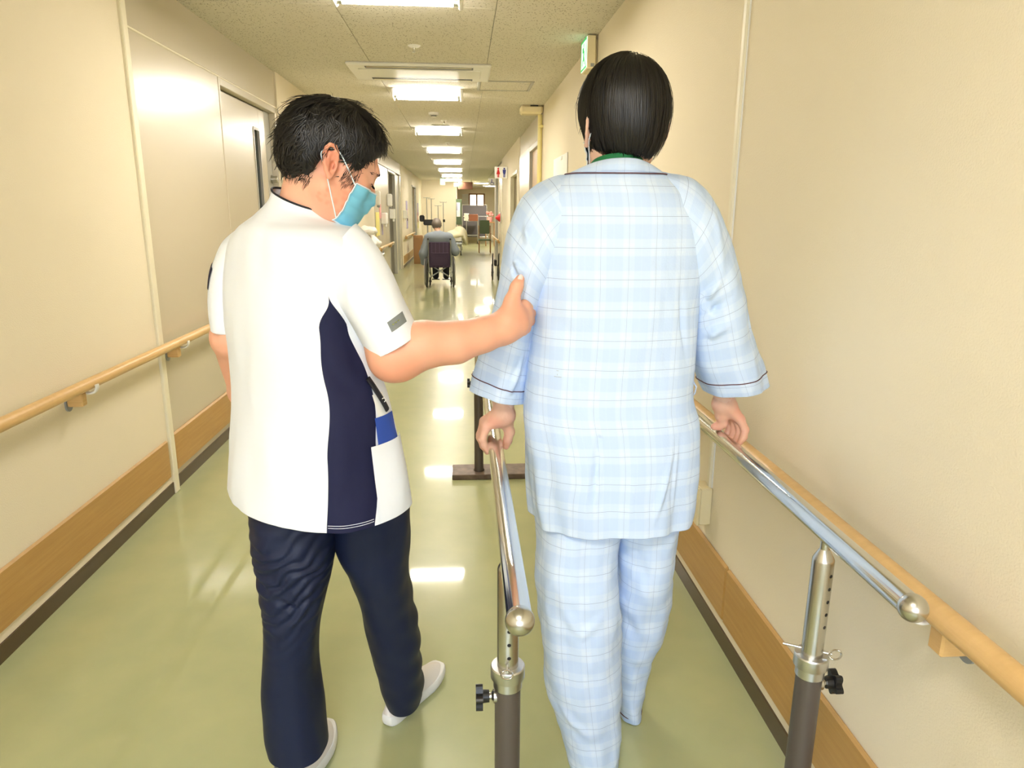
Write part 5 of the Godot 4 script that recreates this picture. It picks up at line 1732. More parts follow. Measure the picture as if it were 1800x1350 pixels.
	var rs := [rk(Vector3(-0.2145, 1.364, -1.47), Vector3(-0.2806, 1.2752, -1.47), 0.060), rk(Vector3(-0.187, 1.3397, -1.46), Vector3(-0.2715, 1.2415, -1.46), 0.074), rk(Vector3(-0.158, 1.2974, -1.45), Vector3(-0.2578, 1.2079, -1.45), 0.080), rk(Vector3(-0.1336, 1.2481, -1.44), Vector3(-0.2349, 1.1742, -1.44), 0.078), rk(Vector3(-0.1127, 1.1983, -1.432), Vector3(-0.2103, 1.1355, -1.432), 0.077), rk(Vector3(-0.0916, 1.1491, -1.425), Vector3(-0.1891, 1.0964, -1.425), 0.074)]
	var sd := func(th: float, t: float, p: Vector3) -> float:
		var d := wave(p + Vector3(7, 0, 0), Vector3(8, 5, 8), 0.006)
		d += fold(p, Vector3(-0.2123, 1.2831, -1.37), Vector3(-0.2246, 1.2069, -1.37), 0.012, 0.006)
		d += fold(p, Vector3(-0.1779, 1.2831, -1.37), Vector3(-0.1383, 1.1525, -1.36), 0.016, 0.003)
		return d
	var sm := MB.new()
	loft(sm, rs, 80, 60, sd, -PI, PI, 0.0, 1.0, 0.02)
	var sleeve := wpart(tunic, "sleeve", sm, M["white tunic"])
	var badge := MB.new()
	loft(badge, rs, 16, 8, sd, 0.30, 0.98, 0.79, 0.865, 0.0, 0.0012)
	var bt := wpart(sleeve, "sleeve_tag", badge, M["tag grey"], "small grey woven tag")
	for e in [[0.42, 0.48], [0.54, 0.60], [0.66, 0.70]]:
		wpart(bt, "tag_print", tubed(loft_line(rs, 6, func(_f): return 0.826, e[0], e[1], 0.0016, sd), 0.0011, 6), M["tag print"])
	var ls := [rk(Vector3(-0.4236, 1.2748, -1.6), Vector3(-0.4809, 1.353, -1.6), 0.060), rk(Vector3(-0.4509, 1.2439, -1.61), Vector3(-0.5232, 1.3208, -1.61), 0.070), rk(Vector3(-0.4711, 1.2125, -1.62), Vector3(-0.5563, 1.2631, -1.62), 0.072), rk(Vector3(-0.4883, 1.1733, -1.625), Vector3(-0.5689, 1.1992, -1.625), 0.070), rk(Vector3(-0.5097, 1.1163, -1.63), Vector3(-0.5711, 1.1258, -1.63), 0.062)]
	var lm := MB.new()
	loft(lm, ls, 70, 50, sd, -PI, PI, 0.0, 1.0, 0.02)
	var lsl := wpart(tunic, "sleeve", lm, M["white tunic"])
	var flash := MB.new()
	loft(flash, ls, 14, 14, sd, -1.9, -0.75, 0.46, 0.66, 0.0, 0.0016)
	wpart(lsl, "sleeve_inset", flash, M["navy tunic"], "navy inset")
	# pocket on the front with a blue pouch, pen and a strap with a snap
	var pk := MB.new()
	loft(pk, tk, 24, 40, td, 1.52, 2.28, 0.80, 0.985, 0.0, 0.006)
	wpart(tunic, "pocket", pk, M["white tunic"])
	var pouch := MB.new()
	loft(pouch, tk, 14, 14, td, 1.62, 2.05, 0.745, 0.83, 0.0, 0.0048)
	wpart(tunic, "pocket_pouch", pouch, M["royal blue"], "blue pouch in the pocket")
	wpart(tunic, "pocket_card", one(func(mb: MB): loft(mb, tk, 8, 12, td, 1.68, 1.92, 0.70, 0.77, 0.0, 0.004)), M["white plastic"])
	var strap := wpart(tunic, "strap", one(func(mb: MB): mb.tube(loft_line(tk, 12, func(f): return lerpf(0.665, 0.735, f), 1.68, 1.86, 0.010, td), 0.0085, 8, true, 0.45, Vector3(-0.3, 0, 0.95))), M["black piping"], "dark strap with a snap")
	wpart(strap, "snap_ring", one(func(mb: MB):
		var c: Vector3 = loft_line(tk, 2, func(_f): return 0.712, 1.80, 1.81, 0.0145, td)[0]
		var ring := []
		for k in 17:
			var a := TAU * k / 16
			ring.append(c + Vector3(0.85, 0, -0.5) * cos(a) * 0.0042 + Vector3.UP * sin(a) * 0.0042)
		mb.tube(ring, 0.0009, 6, false)), M["white enamel"])

	# --- trousers
	var lk := [[Vector3(-0.3895, 0.7897, -1.545), Vector3(0.1091, 0, 0), Vector3(0, 0, 0.112), 2.2], [Vector3(-0.3952, 0.7095, -1.535), Vector3(0.0994, 0, 0), Vector3(0, 0, 0.108), 2.2], [Vector3(-0.3973, 0.6355, -1.525), Vector3(0.0914, 0, 0), Vector3(0, 0, 0.102), 2.2], [Vector3(-0.3984, 0.5727, -1.52), Vector3(0.0809, 0, 0), Vector3(0, 0, 0.096), 2.2], [Vector3(-0.407, 0.4868, -1.515), Vector3(0.0698, 0, 0), Vector3(0, 0, 0.09), 2.2], [Vector3(-0.4129, 0.4284, -1.512), Vector3(0.0649, 0, 0), Vector3(0, 0, 0.087), 2.2], [Vector3(-0.4208, 0.3531, -1.51), Vector3(0.0635, 0, 0), Vector3(0, 0, 0.086), 2.2], [Vector3(-0.4247, 0.2747, -1.51), Vector3(0.0655, 0, 0), Vector3(0, 0, 0.086), 2.2], [Vector3(-0.4215, 0.2039, -1.508), Vector3(0.0695, 0, 0), Vector3(0, 0, 0.086), 2.2], [Vector3(-0.417, 0.1433, -1.504), Vector3(0.072, 0, 0), Vector3(0, 0, 0.086), 2.2], [Vector3(-0.4141, 0.1102, -1.5), Vector3(0.0708, 0, 0), Vector3(0, 0, 0.086), 2.2]]
	var lgd := func(th: float, t: float, p: Vector3) -> float:
		var d := wave(p, Vector3(7, 4, 7), 0.006)
		# sagging folds behind the thigh and knee
		var zone := exp(-pow((t - 0.27) / 0.17, 2.0))
		var sag: float = p.y - 0.55 * pow(p.x + 0.44, 2.0) * 4.0 - (p.x + 0.44) * 0.35
		d += clampf(cos(th) + 0.15, 0.0, 1.0) * zone * sin(sag * 205.0 + 5.0 * noise.get_noise_2d(p.x * 9.0, p.y * 9.0)) * 0.0034
		d += fold(p, Vector3(-0.4518, 0.5704, -1.45), Vector3(-0.3781, 0.5221, -1.42), 0.010, -0.008)
		d += fold(p, Vector3(-0.4502, 0.4916, -1.45), Vector3(-0.3356, 0.5723, -1.44), 0.011, 0.006)
		d += fold(p, Vector3(-0.4073, 0.4589, -1.42), Vector3(-0.3302, 0.558, -1.44), 0.013, 0.005)
		return d
	trouser(o, lk, lgd)
	var rg := [[Vector3(-0.2287, 0.7845, -1.55), Vector3(0.0941, 0, 0), Vector3(0, 0, 0.112), 2.2], [Vector3(-0.2239, 0.6942, -1.56), Vector3(0.09, 0, 0), Vector3(0, 0, 0.106), 2.2], [Vector3(-0.2254, 0.6032, -1.58), Vector3(0.0874, 0, 0), Vector3(0, 0, 0.1), 2.2], [Vector3(-0.2172, 0.5235, -1.6), Vector3(0.0755, 0, 0), Vector3(0, 0, 0.094), 2.2], [Vector3(-0.2064, 0.4265, -1.63), Vector3(0.067, 0, 0), Vector3(0, 0, 0.088), 2.2], [Vector3(-0.1946, 0.3246, -1.66), Vector3(0.0669, 0, 0), Vector3(0, 0, 0.085), 2.2], [Vector3(-0.1888, 0.218, -1.69), Vector3(0.0628, 0, 0), Vector3(0, 0, 0.082), 2.2], [Vector3(-0.1804, 0.1098, -1.715), Vector3(0.0582, 0, 0), Vector3(0, 0, 0.078), 2.2], [Vector3(-0.177, 0.048, -1.728), Vector3(0.0494, 0, 0), Vector3(0, 0, 0.074), 2.2]]
	trouser(o, rg, func(th: float, t: float, p: Vector3) -> float:
		var d := wave(p + Vector3(4, 0, 0), Vector3(7, 5, 7), 0.006)
		d += clampf(th, 0.0, 1.6) * 0.5 * sin(p.y * 75.0) * 0.004 * clampf(t * 2.0 - 0.5, 0, 1)
		return d)
	# --- shoes
	shoe(o, Transform3D(Basis(Vector3.UP, -0.55), Vector3(-0.222, 0.0, -1.676)), 0.265, true, M["shoe white"], M["shoe mesh"])
	shoe(o, Transform3D(Basis(Vector3.UP, -0.26), Vector3(-0.448, 0.0, -1.415)), 0.265, false, M["shoe white"], M["shoe mesh"])


func trouser(o: Node3D, keys: Array, disp: Callable) -> void:
	var mb := MB.new()
	loft(mb, keys, 120, 170, disp, -PI, PI, 0.0, 1.0, 0.02)
	wpart(o, "trouser_leg", mb, M["navy trousers"])

# ---------------------------------------------------------------- far end of the corridor
func far_end() -> void:
	var ex := -0.22
	struct("wall_end", one(func(mb: MB):
		mb.box(Vector3((-1.7 + ex) * 0.5, HC * 0.5, ZE - 0.1), Vector3(ex + 1.7, HC + 0.02, 0.2))
		mb.box(Vector3(ex - 0.101, HC * 0.5, (ZE - 0.15 + ZH) * 0.5), Vector3(0.2, HC + 0.016, ZE - 0.15 - ZH))), M["wallpaper"], "cream wall that closes the corridor")
	struct("wall_hall", one(func(mb: MB):
		mb.box(Vector3(2.4, HC * 0.5, ZH - 0.1), Vector3(5.4, HC + 0.02, 0.2))
		mb.box(Vector3(5.1, HC * 0.5, (ZH - 18.9) * 0.5), Vector3(0.2, HC + 0.02, -ZH - 18.9))
		mb.box(Vector3(3.0, HC * 0.5, -18.8), Vector3(4.2, HC + 0.02, 0.2))), M["wallpaper"], "cream walls of the hall beyond")
	# bright window and blind in the hall
	var w := struct("window_2", one(func(mb: MB):
		for u in [Vector3(0.3249, 2.1388, -33.9), Vector3(0.6693, 2.1418, -33.9), Vector3(1.0142, 2.1447, -33.9)]:
			mb.box(Vector3(u.x, 1.84, -33.93), Vector3(0.07, 0.62, 0.08), 0.005)
		for y: float in [1.55, 2.13]: mb.box(Vector3(Vector3(0.6693, 2.1418, -33.9).x, y, -33.93), Vector3(0.75, 0.07, 0.08), 0.005)), M["chair wood"])
	for e in [[Vector3(0.3249, 2.1388, -33.9), Vector3(0.6693, 2.1418, -33.9)], [Vector3(0.6693, 2.1418, -33.9), Vector3(1.0142, 2.1447, -33.9)]]:
		wpart(w, "window_pane", span(Vector3(e[0].x + 0.03, 1.58, -33.96), Vector3(e[1].x - 0.03, 2.10, -33.94)), M["bright window"])
	var bl := thing("window_blind", "white slatted blind beside the bright hall window", "blind", Vector3(0.1378, 1.9322, -33.9))
	for k in 9:
		wpart(bl, "slat", boxed(Vector3(Vector3(0.1378, 1.9322, -33.9).x, 1.58 + 0.065 * k, -33.88), Vector3(0.30, 0.052, 0.012), 0.002, Basis(Vector3.RIGHT, 0.25)), M["white plastic"])
	# round lights in the hall ceiling
	var spot := [Vector3(0.7264, 2.42, -27.0675), Vector3(1.158, 2.42, -31.318)]
	var names := ["round ceiling light in the hall beside the brown hanging sign", "round ceiling light in the hall above the right side chairs"]
	for k in 2:
		var at := Vector3(spot[k].x, HC, maxf(spot[k].z, -31.0) + 1.0 * k)
		var l := thing("round_ceiling_light", names[k], "ceiling light", at, "round lights in the hall")
		part(l, "rim", one(func(mb: MB): mb.lathe(Transform3D(), [Vector2(0.30, -0.07), Vector2(0.33, -0.06), Vector2(0.34, 0)], 32)), M["white enamel"])
		part(l, "light_diffuser", one(func(mb: MB): mb.lathe(Transform3D(), [Vector2(0, -0.085), Vector2(0.2, -0.08), Vector2(0.30, -0.065)], 32)), M["lit tube"])
		var a := AreaLight3D.new()
		a.name = "round_glow_%d" % k
		a.area_size = Vector2(0.5, 0.5)
		a.light_energy = 3.0
		a.light_color = Color(1.0, 0.95, 0.86)
		a.area_range = 60.0
		a.shadow_enabled = true
		add_child(a)
		a.position = at + Vector3(0, -0.095, 0)
		a.rotation_degrees = Vector3(-90, 0, 0)
	# hanging signs
	var hs := thing("hanging_sign", "brown rectangular sign hanging from the hall ceiling", "sign", Vector3(0.1063, 2.2301, -25.2))
	wpart(hs, "sign_board", boxed(Vector3(0.1063, 2.2206, -25.2), Vector3(0.50, 0.24, 0.03), 0.004), M["brown board"])
	for x: float in [-0.2, 0.2]: wpart(hs, "hanger", tubed([Vector3(0.107, 2.3057, -25.2) + Vector3(x, 0, 0), Vector3(Vector3(0.107, 2.3057, -25.2).x + x, HC, -25.2)], 0.008, 8), M["grey steel"])
	var el := thing("emergency_light", "small white lit box hanging high on the end wall", "emergency light", Vector3(-0.6558, 2.3097, -24.5))
	wpart(el, "light_box", boxed(Vector3(-0.6558, 2.3097, -24.5), Vector3(0.16, 0.19, 0.09), 0.01), M["lit exit sign"])
	wpart(el, "mount", boxed(Vector3(-0.6558, 2.3097, -24.5) + Vector3(0, 0.12, -0.03), Vector3(0.18, 0.05, 0.08), 0.006), M["white plastic"])
	var el2 := thing("emergency_light", "small white lit box beside the brown hanging sign", "emergency light", Vector3(-0.2053, 2.2393, -25))
	wpart(el2, "light_box", boxed(Vector3(-0.2053, 2.2393, -25), Vector3(0.16, 0.13, 0.09), 0.01), M["lit exit sign"])
	wpart(el2, "stem", tubed([Vector3(-0.2046, 2.2955, -25), Vector3(Vector3(-0.2046, 2.2955, -25).x, HC, -25.0)], 0.01, 8), M["white plastic"])
	# toilet sign boxes standing out from the right wall
	var ts := thing("toilet_sign", "white toilet sign with a red and a blue figure", "sign", Vector3(0.715, 2.069, -13.4))
	var tc := Vector3(0.715, 2.069, -13.4)
	wpart(ts, "sign_box", boxed(tc, Vector3(0.235, 0.205, 0.05), 0.006), M["white enamel"])
	for s: float in [-1.0, 1.0]:
		var fm: Material = M["red print"] if s < 0 else M["blue print"]
		wpart(ts, "figure", one(func(mb: MB):
			var c := tc + Vector3(s * 0.055, 0, 0.026)
			mb.ball(c + Vector3(0, 0.068, 0), Vector3(0.016, 0.016, 0.002))
			if s < 0: mb.prism([Vector2(-0.012, 0.05), Vector2(0.012, 0.05), Vector2(0.034, -0.03), Vector2(-0.034, -0.03)], c, Vector3.RIGHT, Vector3.UP, Vector3(0, 0, 0.002))
			else: mb.prism([Vector2(-0.03, 0.05), Vector2(0.03, 0.05), Vector2(0.026, 0.0), Vector2(0.016, -0.03), Vector2(-0.016, -0.03), Vector2(-0.026, 0.0)], c, Vector3.RIGHT, Vector3.UP, Vector3(0, 0, 0.002))
			for e: float in [-0.009, 0.009]: mb.box(c + Vector3(e, -0.055, 0.001), Vector3(0.013, 0.06, 0.002))), fm)
	var ws := thing("wheelchair_toilet_sign", "small sign with a blue wheelchair figure beyond the toilet sign", "sign", Vector3(0.7441, 2.085, -18.2))
	var wc := Vector3(0.7441, 2.085, -18.2)
	wpart(ws, "sign_box", boxed(wc, Vector3(0.18, 0.18, 0.04), 0.005), M["white enamel"])
	wpart(ws, "figure", one(func(mb: MB):
		var c := wc + Vector3(0, -0.01, 0.021)
		mb.ball(c + Vector3(-0.008, 0.06, 0), Vector3(0.012, 0.012, 0.002))
		mb.box(c + Vector3(-0.008, 0.02, 0.001), Vector3(0.016, 0.06, 0.002))
		mb.box(c + Vector3(0.014, -0.008, 0.001), Vector3(0.05, 0.014, 0.002))
		mb.box(c + Vector3(0.04, -0.03, 0.001), Vector3(0.014, 0.05, 0.002))
		var ring := []
		for k in 15: ring.append(c + Vector3(cos(1.4 + k * 0.3) * 0.036 - 0.004, sin(1.4 + k * 0.3) * 0.036 - 0.026, 0.001))
		mb.tube(ring, 0.005, 6)), M["blue print"])
	var fl := thing("alarm_lamp", "red conical alarm lamp on the far right wall", "alarm lamp", Vector3(0.8, 1.242, -15.3933))
	wpart(fl, "lamp_cone", one(func(mb: MB): mb.lathe(frame_at(Vector3(0.83, 1.2365, -15.9706), Vector3.LEFT), [Vector2(0.09, 0), Vector2(0.085, 0.02), Vector2(0.02, 0.1), Vector2(0, 0.105)], 20)), M["red print"])
	wpart(fl, "lamp_plate", boxed(Vector3(0.845, 1.2337, -16.2592), Vector3(0.03, 0.26, 0.26), 0.008), M["white plastic"])
	# grey folding screen
	var sc := thing("privacy_screen", "grey cloth folding screen standing in the hall", "screen", Vector3(0.5151, 0.6676, -31.5))
	wpart(sc, "screen_cloth", span(Vector3(0.0021, 1.606, -31.5), Vector3(1.0394, 0.7675, -31.52) + Vector3(0, -0.5, 0)), M["grey screen cloth"])
	wpart(sc, "screen_frame", one(func(mb: MB):
		var a := Vector3(-0.01, 1.6298, -31.5)
		var b := Vector3(1.0526, 1.6378, -31.5)
		mb.tube([Vector3(a.x, 0.02, a.z), a, b, Vector3(b.x, 0.02, b.z)], 0.018, 8)), M["grey steel"])
	# green notice board with a poster
	var nb := thing("notice_board", "narrow green notice board with a white poster by the hall entrance", "notice board", Vector3(-0.1204, 1.3892, -25.6))
	wpart(nb, "board", span(Vector3(-0.226, 1.7774, -25.6), Vector3(-0.0251, 0.8984, -25.64)), M["green felt"])
	wpart(nb, "poster", span(Vector3(-0.2073, 1.661, -25.59), Vector3(-0.0826, 1.1742, -25.595)), M["white paper"])
	wpart(nb, "poster_print", span(Vector3(-0.2015, 1.6416, -25.585), Vector3(-0.1705, 1.3888, -25.588)), M["lilac paper"])
	wpart(nb, "post", one(func(mb: MB):
		for u in [Vector3(-0.2232, 1.1927, -25.62), Vector3(-0.0321, 1.1939, -25.62)]: mb.box(Vector3(u.x, 0.5, u.z - 0.03), Vector3(0.03, 1.0, 0.03), 0.004)), M["grey steel"])
	# bed
	var bed := thing("patient_bed", "wheeled bed with cream blanket standing at the corridor end", "bed", Vector3(-0.05, 0, -23.4))
	var bx0: float = Vector3(-0.4076, 0.5916, -23).x
	var bx1: float = Vector3(-0.0261, 0.5934, -23).x
	var my: float = Vector3(-0.2404, 0.5711, -22.6).y
	wpart(bed, "mattress", span(Vector3(bx0, my - 0.14, -22.6), Vector3(bx1, my, -24.4), 0.03), M["sheet white"])
	wpart(bed, "bed_frame", one(func(mb: MB):
		mb.box(Vector3((bx0 + bx1) * 0.5, my - 0.2, -23.5), Vector3(bx1 - bx0, 0.06, 1.8), 0.01)
		for x: float in [bx0 + 0.04, bx1 - 0.04]:
			for z: float in [-22.7, -24.3]: mb.tube([Vector3(x, 0.1, z), Vector3(x, my - 0.2, z)], 0.022, 10)
		mb.tube([Vector3(bx0 + 0.04, 0.3, -22.7), Vector3(bx1 - 0.04, 0.3, -22.7)], 0.018, 8)), M["wheelchair frame"])
	for x: float in [bx0 + 0.04, bx1 - 0.04]:
		for z: float in [-22.7, -24.3]:
			wpart(bed, "caster", one(func(mb: MB): mb.lathe(frame_at(Vector3(x - 0.02, 0.075, z), Vector3.RIGHT), [Vector2(0, 0), Vector2(0.07, 0), Vector2(0.075, 0.02), Vector2(0.07, 0.04), Vector2(0, 0.04)], 18)), M["tyre"])
	var bl2 := Blob.new()
	bl2.ell(Vector3(0.5 * (bx0 + bx1), my + 0.05, -23.3), Vector3(0.34, 0.16, 0.75))
	bl2.ell(Vector3(bx1 - 0.05, my + 0.16, -23.2), Vector3(0.20, 0.16, 0.45), Basis(Vector3.BACK, -0.5), 0.08)
	bl2.ell(Vector3(bx1 + 0.10, my - 0.06, -23.1), Vector3(0.08, 0.22, 0.34), Basis(Vector3.BACK, 0.3), 0.10)
	var bm := MB.new()
	bl2.build(bm, 0.03)
	wpart(bed, "blanket", bm, M["blanket cream"], "rumpled cream blanket")
	# drip stands against the end wall
	var stands := [[Vector3(-1.1533, 1.7751, -23.6), "tall drip stand nearest the left wall at corridor end"], [Vector3(-1.0204, 1.7451, -23.9), "drip stand with two dark clamps before the end wall"], [Vector3(-0.6398, 1.6429, -24.2), "drip stand with wide hooks behind the wheeled bed"], [Vector3(-0.7846, 1.5268, -23.4), "short thin drip stand just in front of the wheeled bed"]]
	for e in stands:
		var top: Vector3 = e[0]
		var d := thing("drip_stand", e[1], "drip stand", Vector3(top.x, 0, top.z), "drip stands at the end wall")
		part(d, "pole", tubed([Vector3(0, 0.08, 0), Vector3(0, top.y, 0)], 0.013, 10), M["wheelchair frame"])
		part(d, "hook_bar", tubed([Vector3(-0.11, top.y + 0.03, 0), Vector3(-0.1, top.y, 0), Vector3(0, top.y + 0.01, 0), Vector3(0.1, top.y, 0), Vector3(0.11, top.y + 0.03, 0)], 0.007, 8), M["wheelchair frame"])
		for k in 5:
			var a := TAU * k / 5.0
			part(d, "foot", tubed([Vector3(0, 0.1, 0), Vector3(cos(a) * 0.26, 0.05, sin(a) * 0.26)], 0.012, 8), M["wheelchair frame"])
		part(d, "clamp", boxed(Vector3(0.02, 1.05, 0.01), Vector3(0.07, 0.09, 0.06), 0.01), M["black plastic"])
	# instrument trolley with a wooden box, and an open rack
	var tr := thing("instrument_trolley", "steel trolley carrying a reddish wooden box and papers", "trolley", Vector3(0.4058, 0, -31.0995))
	var t0 := Vector3(0.3918, 0, -30.0492)
	for y: float in [0.35, 0.95]: part(tr, "shelf", boxed(Vector3(0, y, 0), Vector3(0.5, 0.03, 0.4), 0.006), M["wheelchair frame"])
	for x: float in [-0.24, 0.24]:
		for z: float in [-0.18, 0.18]: part(tr, "leg", tubed([Vector3(x, 0.1, z), Vector3(x, 0.98, z)], 0.014, 8), M["wheelchair frame"])
	for x: float in [-0.24, 0.24]: part(tr, "caster", one(func(mb: MB): mb.ball(Vector3(x, 0.05, 0.18), Vector3(0.03, 0.05, 0.05), Basis(), 12, 8)), M["tyre"])
	solo("wooden_box", boxed(t0 + Vector3(0.06, 1.10, 0.02), Vector3(0.36, 0.27, 0.34), 0.01), M["trolley wood"], "reddish wooden box standing on the steel trolley", "box")
	solo("paper_stack", one(func(mb: MB):
		for k in 6: mb.box(t0 + Vector3(-0.25 + 0.01 * (k % 3), 1.0 + 0.05 * k, 0.02), Vector3(0.18, 0.045, 0.3), 0.006, Basis(Vector3.UP, 0.1 * (k % 2)))), M["white paper"], "loose stack of white papers beside the wooden box", "papers")
	var rk0 := thing("open_rack", "open steel rack on casters next to the trolley", "rack", Vector3(0.8616, 0, -30.6051))
	for y: float in [0.3, 0.75, 1.15]: part(rk0, "shelf", boxed(Vector3(0, y, 0), Vector3(0.42, 0.025, 0.38), 0.005), M["wheelchair frame"])
	for x: float in [-0.2, 0.2]:
		for z: float in [-0.17, 0.17]: part(rk0, "post", tubed([Vector3(x, 0.04, z), Vector3(x, 1.2, z)], 0.014, 8), M["wheelchair frame"])
	# chair at the right
	var ch := thing("wooden_chair", "light wooden chair with green backrest by the far right wall", "chair", Vector3(0.74, 0, -24.2))
	part(ch, "seat", boxed(Vector3(0, 0.43, 0), Vector3(0.42, 0.05, 0.42), 0.012), M["green felt"])
	part(ch, "backrest", boxed(Vector3(0, 0.85, -0.2), Vector3(0.34, 0.45, 0.04), 0.012), M["green felt"])
	for x: float in [-0.19, 0.19]:
		for z: float in [-0.19, 0.19]:
			part(ch, "leg", boxed(Vector3(x, 0.215 if z > 0 else 0.45, z), Vector3(0.035, 0.43 if z > 0 else 0.9, 0.035), 0.005), M["chair wood"])
		part(ch, "armrest", boxed(Vector3(x, 0.64, 0), Vector3(0.045, 0.03, 0.42), 0.006), M["chair wood"])
	solo("flower_pot", one(func(mb: MB):
		mb.lathe(Transform3D(Basis(), Vector3(1.1, 0.95, -29.0)), [Vector2(0, 0), Vector2(0.09, 0), Vector2(0.12, 0.2), Vector2(0, 0.2)], 16)
		for k in 9: mb.ball(Vector3(1.1 + 0.12 * sin(k * 2.4), 1.22 + 0.05 * (k % 3), -29.0 + 0.1 * cos(k * 2.4)), Vector3(0.045, 0.04, 0.045), Basis(), 10, 6)), M["pink paper"], "bunch of pink and white flowers beside the open rack", "flowers")
	var st := thing("side_stand", "low wooden stand under the flowers in the hall", "stand", Vector3(1.1, 0, -29.0))
	part(st, "stand_top", boxed(Vector3(0, 0.93, 0), Vector3(0.4, 0.04, 0.4), 0.01), M["chair wood"])
	for x: float in [-0.17, 0.17]:
		for z: float in [-0.17, 0.17]: part(st, "leg", boxed(Vector3(x, 0.455, z), Vector3(0.03, 0.91, 0.03), 0.004), M["chair wood"])
	# folded wheelchair parked at the right wall
	var fw := thing("parked_walker", "small folded black walker parked against the right wall", "walker", Vector3(0.66, 0, -14.5))
	for x: float in [-0.06, 0.06]:
		part(fw, "wheel", one(func(mb: MB): ring_wheel(mb, Vector3(x, 0.17, 0.05), 0.155, 0.014)), M["tyre"])
		part(fw, "side_frame", tubed([Vector3(x, 0.55, 0.26), Vector3(x, 0.52, 0.18), Vector3(x, 0.24, 0.14), Vector3(x, 0.32, -0.16), Vector3(x, 0.06, -0.3)], 0.013, 8), M["black plastic"])
	part(fw, "folded_seat", boxed(Vector3(0, 0.36, 0.0), Vector3(0.05, 0.12, 0.3), 0.01), M["black"])


func ring_wheel(mb: MB, c: Vector3, r: float, tr: float) -> void:
	var ring := []
	for k in 37:
		var a := TAU * k / 36
		ring.append(c + Vector3(0, cos(a) * r, sin(a) * r))
	mb.tube(ring, tr, 8, false, 1.0, Vector3.RIGHT)
	for k in 12:
		var a := TAU * k / 12
		mb.tube([c, c + Vector3(0, cos(a) * r, sin(a) * r)], 0.003, 5, false)
	mb.tube([c - Vector3(0.025, 0, 0), c + Vector3(0.025, 0, 0)], 0.022, 10)


